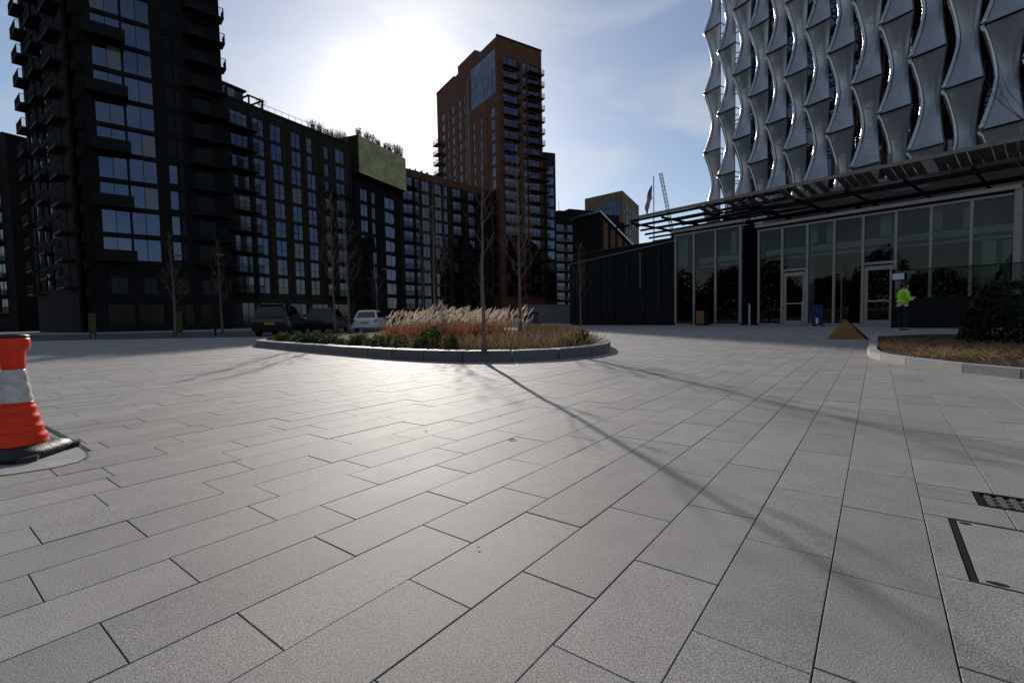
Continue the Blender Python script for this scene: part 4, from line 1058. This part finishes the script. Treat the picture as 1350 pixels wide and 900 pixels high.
def lattice(m, a, b_, w_, seg, r):
    a, b_ = Vector(a), Vector(b_); d = (b_-a).normalized(); s = d.cross(Vector((0,1,0))).normalized(); n = d.cross(s)
    cs = [s*w_+n*w_, s*w_-n*w_, -s*w_-n*w_, -s*w_+n*w_]
    for c in cs: m.tube([a+c,b_+c], r, 4)
    for i in range(seg):
        p, q = a.lerp(b_,i/seg), a.lerp(b_,(i+1)/seg)
        for k in range(4): m.tube([p+cs[k], q+cs[(k+1)%4]], r*.7, 3)
t = thing('tower_crane','far thin crane jib beside the flag','crane',(129,400,0))
m = MB(); lattice(m,(6,0,66),(-4,0,117),1.0,16,.22); put('jib',m,'crane',t)
m = MB(); lattice(m,(6,0,0),(6,0,66),1.1,22,.2); put('mast',m,'crane',t); put('cab', MB().box(4.5,7.5,-1.5,1.5,64,67),'metal_dark',t)

def lamp(x,y,h,lab,rz=0):
    t = thing('street_lamp',lab,'street lamp',(x,y,0),rz,'street lamps in the shade')
    put('post', MB().tube([(0,0,0),(0,0,h)],[.06,.04],8),'metal_dark',t); put('arm', MB().tube([(0,0,h-.1),(.45,0,h)],.025,6),'metal_dark',t); put('lamp_head', MB().box(.3,.75,-.08,.08,h-.03,h+.06),'metal_grey',t)
lamp(-10.3,37.5,4.7,'street lamp right of the white car'); lamp(-21.2,30,5.0,'left of the two street lamps before the near left tower'); lamp(-18.6,30,5.0,'right of the two street lamps before the near left tower')
for (x,y,lab) in ((-26.2,29.9,'narrow yellow sign panel before the left tower base'),(-21.0,30.2,'narrow yellow sign panel left of the shaded bare tree')):
    t = thing('upright_sign',lab,'sign',(x,y,0)); put('panel', MB().box(-.22,.22,-.02,.02,.25,1.55),'yellow',t); put('leg', MB().box(-.2,-.16,-.02,.02,0,.247),'metal_dark',t); put('leg', MB().box(.16,.2,-.02,.02,0,.247),'metal_dark',t)
t = thing('wheeled_bin','dark blue bin beyond the right end of the planter','bin',(1.45,31,0))
put('body', fix_normals(MB().prism([(-.26,-.3),(.26,-.3),(.3,.3),(-.3,.3)],.12,1.0).mesh('body','blue')),None,t); put('lid', MB().box(-.33,.33,-.36,.34,1.003,1.1),'metal_dark',t)
for sx in (-.27,.21): put('wheel', MB().lathe([(.1,0),(.1,.06)],12,(sx,.28,.1),'x'),'rubber',t)

# ================================================================== CARS
def car(label, x, y, rz, paint, L, Wd, H, kind, plate=True):
    """rear faces -y; wheels on the ground"""
    t = thing('parked_car', label, 'car', (x,y,0), rz, 'cars parked behind the planter')
    belt = H*.60 if kind == 'suv' else H*.60; gc = .24 if kind == 'suv' else .17; hw = Wd/2
    # lower body: rounded section lofted along the length
    secs = []
    ys = [0,.05,.25,.8,L*.5,L*.72,L*.86,L-.12,L]
    tops = [belt*.93,belt,belt*1.01,belt*1.01,belt,belt*.99,belt*.93,belt*.82,belt*.62]
    wds = [.88,.95,.985,1,1,1,.985,.93,.82]; bots = [gc+.16,gc+.05,gc,gc,gc,gc,gc,gc+.05,gc+.14]
    m = MB(); vs3 = []
    for yy, tp, wd, bt in zip(ys,tops,wds,bots):
        a = hw*wd
        vs3 += [(-a*.9,yy,bt),(-a,yy,bt+.12),(-a,yy,bt+(tp-bt)*.62),(-a*.95,yy,tp-.04),(-a*.86,yy,tp),(a*.86,yy,tp),(a*.95,yy,tp-.04),(a,yy,bt+(tp-bt)*.62),(a,yy,bt+.12),(a*.9,yy,bt)]
    fs = [tuple(range(10)), tuple(range(80,90))[::-1]]
    for s in range(8):
        for k in range(10): fs.append((s*10+k,(s+1)*10+k,(s+1)*10+(k+1)%10,s*10+(k+1)%10))
    m._add(vs3, fs); body = put('body', fix_normals(m.mesh('body', paint, True)), None, t)
    bevel(body,.03,2)
    # greenhouse
    y0r, y1r = (.12,.36) if kind == 'suv' else (.18,.75); yf0, yf1 = L*.70, L*.53
    wb, wt = hw*.90, hw*.70
    m = MB(); m._add([(-wb,y0r,belt-.02),(wb,y0r,belt-.02),(wb,yf0,belt-.03),(-wb,yf0,belt-.03),(-wt,y1r,H-.05),(wt,y1r,H-.05),(wt,yf1,H-.07),(-wt,yf1,H-.07),(-wt*.93,y1r+.08,H),(wt*.93,y1r+.08,H),(wt*.93,yf1-.12,H-.02),(-wt*.93,yf1-.12,H-.02)],
       [(0,1,5,4),(1,2,6,5),(2,3,7,6),(3,0,4,7),(4,5,9,8),(5,6,10,9),(6,7,11,10),(7,4,8,11),(8,9,10,11)])
    bevel(put('roof', m, paint, t),.03,2)
    def onrear(u,v,off=.012):
        a = Vector((0,y0r,belt-.02)).lerp(Vector((0,y1r,H-.05)),v); wdt = wb+(wt-wb)*v; return (u*wdt,a.y-off,a.z)
    m = MB(); vv = [onrear(-.86,.14),onrear(.86,.14),onrear(.84,.88),onrear(-.84,.88)]; m._add(vv+[(p[0],p[1]+.02,p[2]) for p in vv],[(0,1,2,3),(4,7,6,5),(0,4,5,1),(1,5,6,2),(2,6,7,3),(3,7,4,0)]); put('rear_window', m, 'car_glass', t)
    for s in (-1,1):
        for (f0,f1) in ((.1,.36),(.39,.66),(.69,.95)):
            def sd(fr,v):
                a = Vector((s*wb,y0r+(yf0-y0r)*fr,belt-.02)); c_ = Vector((s*wt,y1r+(yf1-y1r)*fr,H-.05)); q = a.lerp(c_,v); return (q.x+s*.01,q.y,q.z)
            m = MB(); vv = [sd(f0,.14),sd(f1,.14),sd(f1,.86),sd(f0,.86)]; m._add(vv+[(p[0]-s*.02,p[1],p[2]) for p in vv],[(0,1,2,3),(4,7,6,5),(0,4,5,1),(1,5,6,2),(2,6,7,3),(3,7,4,0)]); put('side_window', m, 'car_glass', t)
        put('tail_light', MB().box(s*hw*.76 if s>0 else -hw*.93, s*hw*.93 if s>0 else -hw*.76, -.025,.14, belt*.74,belt*.92),'lamp_red',t)
        mi = put('wing_mirror', MB().box(s*hw if s>0 else -hw-.2, hw+.2 if s>0 else -hw, L*.66,L*.66+.12,belt+.0,belt+.16),paint,t)
        for yy in (L*.19,L*.81):
            wh = put('wheel', MB().lathe([(.24,0),(.33,.015),(.345,.06),(.345,.17),(.33,.215),(.24,.23)],20,(0,0,0),'x'),'rubber',t,(s*hw*.985-(.23 if s>0 else 0),yy,.345))
            link('rim', MB().lathe([(.05,-.006),(.22,-.004),(.235,.01)] if s<0 else [(.235,.22),(.22,.234),(.05,.236)],16,(0,0,0),'x').mesh('rim','steel'), wh)
    put('bumper', MB().box(-hw*.93,hw*.93,-.09,.2,gc+.12,gc+.34),'metal_dark' if kind=='suv' else paint,t)
    if plate: 
        pl_ = put('number_plate', MB().box(-.26,.26,-.045,-.02,belt*.62,belt*.62+.115),'plate_yellow',t)
    if kind == 'suv' and plate:
        put('spoiler', MB().box(-wt*.9,wt*.9,y1r-.12,y1r+.1,H-.035,H+.012),paint,t)
        for s in (-1,1): put('roof_rail', MB().box(s*wt*.86-.02,s*wt*.86+.02,y1r+.3,yf1-.3,H+.0,H+.05),'metal_dark',t)
    return t
car('black off road car with yellow rear number plate parked left of the planter',-13.15,26.0,R(10),'car_black',4.6,1.95,1.76,'suv')
car('dark grey car in deep shade between the black and the white car',-12.3,30.6,R(6),'car_grey',4.5,1.85,1.65,'suv',False)
car('white hatchback seen from behind at the left end of the plumes',-10.25,33.4,R(4),'car_white',4.2,1.80,1.5,'hatch')

# ================================================================== TRAFFIC CONE
t = thing('traffic_cone','orange and white ribbed traffic cone with black rubber foot','traffic cone',(-3.07,2.93,0),R(8))
prof = [(.142,.075),(.150,.085)]
for k in range(4):                                       # bulging orange rings
    z = .09+k*.06; r = .142-.0155*k; prof += [(r,z),(r+.006,z+.018),(r-.002,z+.042),(r-.016,z+.054)]
prof += [(.088,.33),(.086,.338)]
prof = [(r*.93,z) for r,z in prof]
put('orange_skirt', MB().lathe(prof,40),'cone_orange',t,smooth=True)
put('white_sleeve', MB().lathe([(.0782,.336),(.0800,.345),(.0773,.37),(.0708,.385),(.0727,.40),(.0699,.44),(.0626,.452),(.0644,.47),(.0607,.51),(.0543,.53),(.0524,.54)],40),'cone_white',t,smooth=True)
put('orange_neck', MB().lathe([(.0515,.538),(.0552,.545),(.0552,.60),(.0589,.64),(.0736,.66),(.0828,.672),(.0846,.69),(.0846,.72),(.0773,.735)],40),'cone_orange',t,smooth=True)
put('black_cap', MB().lathe([(.0791,.732),(.0819,.738),(.0773,.75),(.0460,.758),(.0000,.76)],40),'rubber',t,smooth=True)
m = MB(); n8 = []
for k in range(32):
    a = 2*math.pi*k/32; c_, s_ = math.cos(a), math.sin(a); e = 5.0; r = .205*(abs(c_)**e+abs(s_)**e)**(-1/e); n8.append((r*c_,r*s_))
m._add([(x,y,.006) for x,y in n8]+[(x*1.01,y*1.01,.03) for x,y in n8]+[(x*.93,y*.93,.058) for x,y in n8]+[(x*.66,y*.66,.08) for x,y in n8],
       [tuple(range(32))[::-1],tuple(range(96,128))]+[(j*32+k,j*32+(k+1)%32,(j+1)*32+(k+1)%32,(j+1)*32+k) for j in range(3) for k in range(32)])
bs = put('rubber_base', m, 'rubber', t, smooth=True)
for k in range(4):
    a = R(45+90*k); put('base_foot', fix_normals(MB().prism([(.235*math.cos(a)+.055*math.cos(b2),.235*math.sin(a)+.055*math.sin(b2)) for b2 in [q*.785 for q in range(8)]],.005,.036).mesh('base_foot','rubber')),None,t)

# ================================================================== PERSON
def skin_obj(name, joints, edges, m, parent, sub=2):
    me = bpy.data.meshes.new(name); names = list(joints); me.from_pydata([joints[k][0] for k in names], [(names.index(a),names.index(c)) for a,c in edges], [])
    o = bpy.data.objects.new(name, me); COL.objects.link(o); o.parent = parent
    sk = o.modifiers.new('skin','SKIN'); sk.use_smooth_shade = True
    for i, k in enumerate(names):
        r = joints[k][1]; me.skin_vertices[0].data[i].radius = r if isinstance(r, tuple) else (r, r)
    me.skin_vertices[0].data[0].use_root = True
    ss = o.modifiers.new('sub','SUBSURF'); ss.levels = sub; ss.render_levels = sub
    me.materials.append(MATS[m]); return o
pe = thing('person','person in a lime high visibility jacket and dark trousers looking down at a phone','person',(14.75,18.05,0),R(-8))
# faces +x
J = {'pelvis':((0,0,.96),(.13,.12)),'waist':((0,0,1.12),(.13,.11)),'chest':((.01,0,1.34),(.16,.12)),'neckb':((.03,0,1.50),(.075,.075)),'neck':((.06,0,1.58),.058),'headm':((.10,0,1.68),(.088,.080)),'headt':((.095,0,1.775),(.07,.066)),
     'face':((.165,0,1.64),.045),
     'hipl':((0,.09,.90),.10),'kneel':((.03,.10,.50),.065),'ankl':((-.02,.10,.10),.045),'toel':((.16,.11,.045),.04),
     'hipr':((0,-.09,.90),.10),'kneer':((.04,-.10,.50),.065),'ankr':((.0,-.10,.10),.045),'toer':((.18,-.12,.045),.04),
     'shl':((0,.19,1.44),.065),'ell':((.03,.24,1.16),.05),'wrl':((.26,.13,1.24),.034),'hal':((.33,.09,1.27),.03),
     'shr':((0,-.19,1.44),.065),'elr':((.03,-.25,1.16),.05),'wrr':((.25,-.14,1.22),.034),'har':((.33,-.09,1.25),.03)}
Ed = [('pelvis','waist'),('waist','chest'),('chest','neckb'),('neckb','neck'),('neck','headm'),('headm','headt'),('headm','face'),('pelvis','hipl'),('hipl','kneel'),('kneel','ankl'),('ankl','toel'),('pelvis','hipr'),('hipr','kneer'),('kneer','ankr'),('ankr','toer'),
      ('chest','shl'),('shl','ell'),('ell','wrl'),('wrl','hal'),('chest','shr'),('shr','elr'),('elr','wrr'),('wrr','har')]
for s, nm, y in ((1,'l',.09),(-1,'r',-.09)):           # fingers
    hx, hz_ = .33, 1.27 if s > 0 else 1.25
    for k in range(4): J[f'f{nm}{k}a'] = ((hx+.05,y-s*(.025-.017*k),hz_+.012-.01*k),.010); J[f'f{nm}{k}b'] = ((hx+.075,y-s*(.03-.012*k)-s*.02,hz_+.03-.01*k),.008); Ed += [('ha'+nm,f'f{nm}{k}a'),(f'f{nm}{k}a',f'f{nm}{k}b')]
    J[f't{nm}'] = ((hx+.02,y-s*.045,hz_+.045),.010); Ed.append(('ha'+nm,f't{nm}'))
body = skin_obj('body', J, Ed, 'skin', pe)
def infl(keys, k): return {q:(J[q][0], tuple(x+k for x in (J[q][1] if isinstance(J[q][1],tuple) else (J[q][1],)*2))) for q in keys}
jk = infl(['pelvis','waist','chest','neckb','shl','ell','wrl','shr','elr','wrr'],.04); jk['pelvis'] = ((0,0,.90),(.19,.165)); jk['chest'] = ((.0,0,1.36),(.20,.165)); jk['waist'] = ((0,0,1.12),(.20,.165)); jk['neckb'] = ((.03,0,1.52),(.10,.10))
skin_obj('jacket', jk, [('pelvis','waist'),('waist','chest'),('chest','neckb'),('chest','shl'),('shl','ell'),('ell','wrl'),('chest','shr'),('shr','elr'),('elr','wrr')], 'hi_vis', pe)
tr_ = infl(['pelvis','hipl','kneel','ankl','hipr','kneer','ankr'],.022); skin_obj('trousers', tr_, [e for e in Ed if e[0] in tr_ and e[1] in tr_], 'trouser', pe)
for s, y in (('l',.105),('r',-.11)):
    sh = {'h':((-.05 if s=='l' else -.03,y,.055),.052),'m':((.08 if s=='l' else .10,y,.05),.052),'t':((.20 if s=='l' else .22,y,.04),.04)}; skin_obj('shoe', sh, [('h','m'),('m','t')], 'rubber', pe)
    put('sole', MB().box(-.11 if s=='l' else -.09,.25 if s=='l' else .27,y-.05,y+.05,.0,.02),'paper',pe)
hr = {'a':((.075,0,1.735),(.105,.098)),'b':((.085,0,1.80),(.088,.085)),'c':((.02,0,1.68),(.072,.08))}
skin_obj('hair', hr, [('a','b'),('a','c')], 'hair', pe)
put('nose', MB().tube([(.185,0,1.70),(.218,0,1.655),(.19,0,1.645)],[.01,.017,.012],6),'skin',pe,smooth=True)
for s in (-1,1):
    put('eye', MB().lathe([(.0,-.008),(.011,0),(.0,.008)],8,(.182,s*.034,1.70)),'hair',pe); put('ear', MB().lathe([(.01,-.03),(.026,0),(.01,.03)],8,(.09,s*.095,1.68)),'skin',pe,smooth=True)
put('mouth', MB().box(.19,.202,-.022,.022,1.615,1.622),'lamp_red',pe)
def ringband(z, rx, ry, h, name='reflective_band', m_='reflective', cx_=0):
    m = MB(); k = 28
    v = []
    for zz, g_ in ((z,0),(z+h,0)):
        v += [(cx_+rx*math.cos(2*math.pi*i/k), ry*math.sin(2*math.pi*i/k), zz) for i in range(k)]
    m._add(v,[(i,(i+1)%k,k+(i+1)%k,k+i) for i in range(k)]); return put(name, m, m_, pe, smooth=True)
ringband(.93,.196,.206,.05); ringband(1.10,.20,.206,.05); ringband(1.50,.115,.12,.07,'collar','reflective',.03)
t = thing('phone','small dark phone held in both hands by the person','phone',(15.12,18.0,1.285),R(-8)); put('case', MB().box(-.04,.04,-.07,.07,-.005,.005),'plate_black',t); put('screen', MB().box(-.035,.035,-.063,.063,.0053,.0065),'car_glass',t)

# ================================================================== SMALL THINGS ON THE PAVING
for (x,y,s,lab) in ((-.01,3.08,.035,'dry dark leaf lying on the paving in front of the planter'),(-.62,3.35,.016,'tiny dark leaf scrap on the sunlit paving'),(-.13,1.62,.007,'dark speck of litter near the centre of the paving')):
    m = MB(); m._add([(-s,0,.002),(-s*.3,-s*.3,.004),(s*.6,-s*.2,.006),(s,0,.003),(s*.5,s*.25,.005),(-s*.4,s*.28,.004),(0,0,.009)],[(i,(i+1)%6,6) for i in range(6)])
    tag(put('fallen_leaf', m, 'trouser', None, (x,y,.002), R(25)), lab, 'leaf')

# ================================================================== UNSEEN TREE BELT ADDED BEHIND THE VIEWPOINT (darkens the pavilion reflections)
n = 60000; a = RNG.uniform(R(150),R(300),n); rr = RNG.uniform(62,74,n)
C = np.column_stack([rr*np.cos(a), rr*np.sin(a), RNG.uniform(0,1,n)**.8*(9+3*np.sin(a*17)+2*np.sin(a*41))])
tag(link('added_tree_belt', quads_mesh('added_tree_belt', leaves(C, RNG.uniform(.25,.55,len(C))),'leaf_dark')),'unseen belt of trees added to darken the pavilion reflections','trees',kind='stuff')
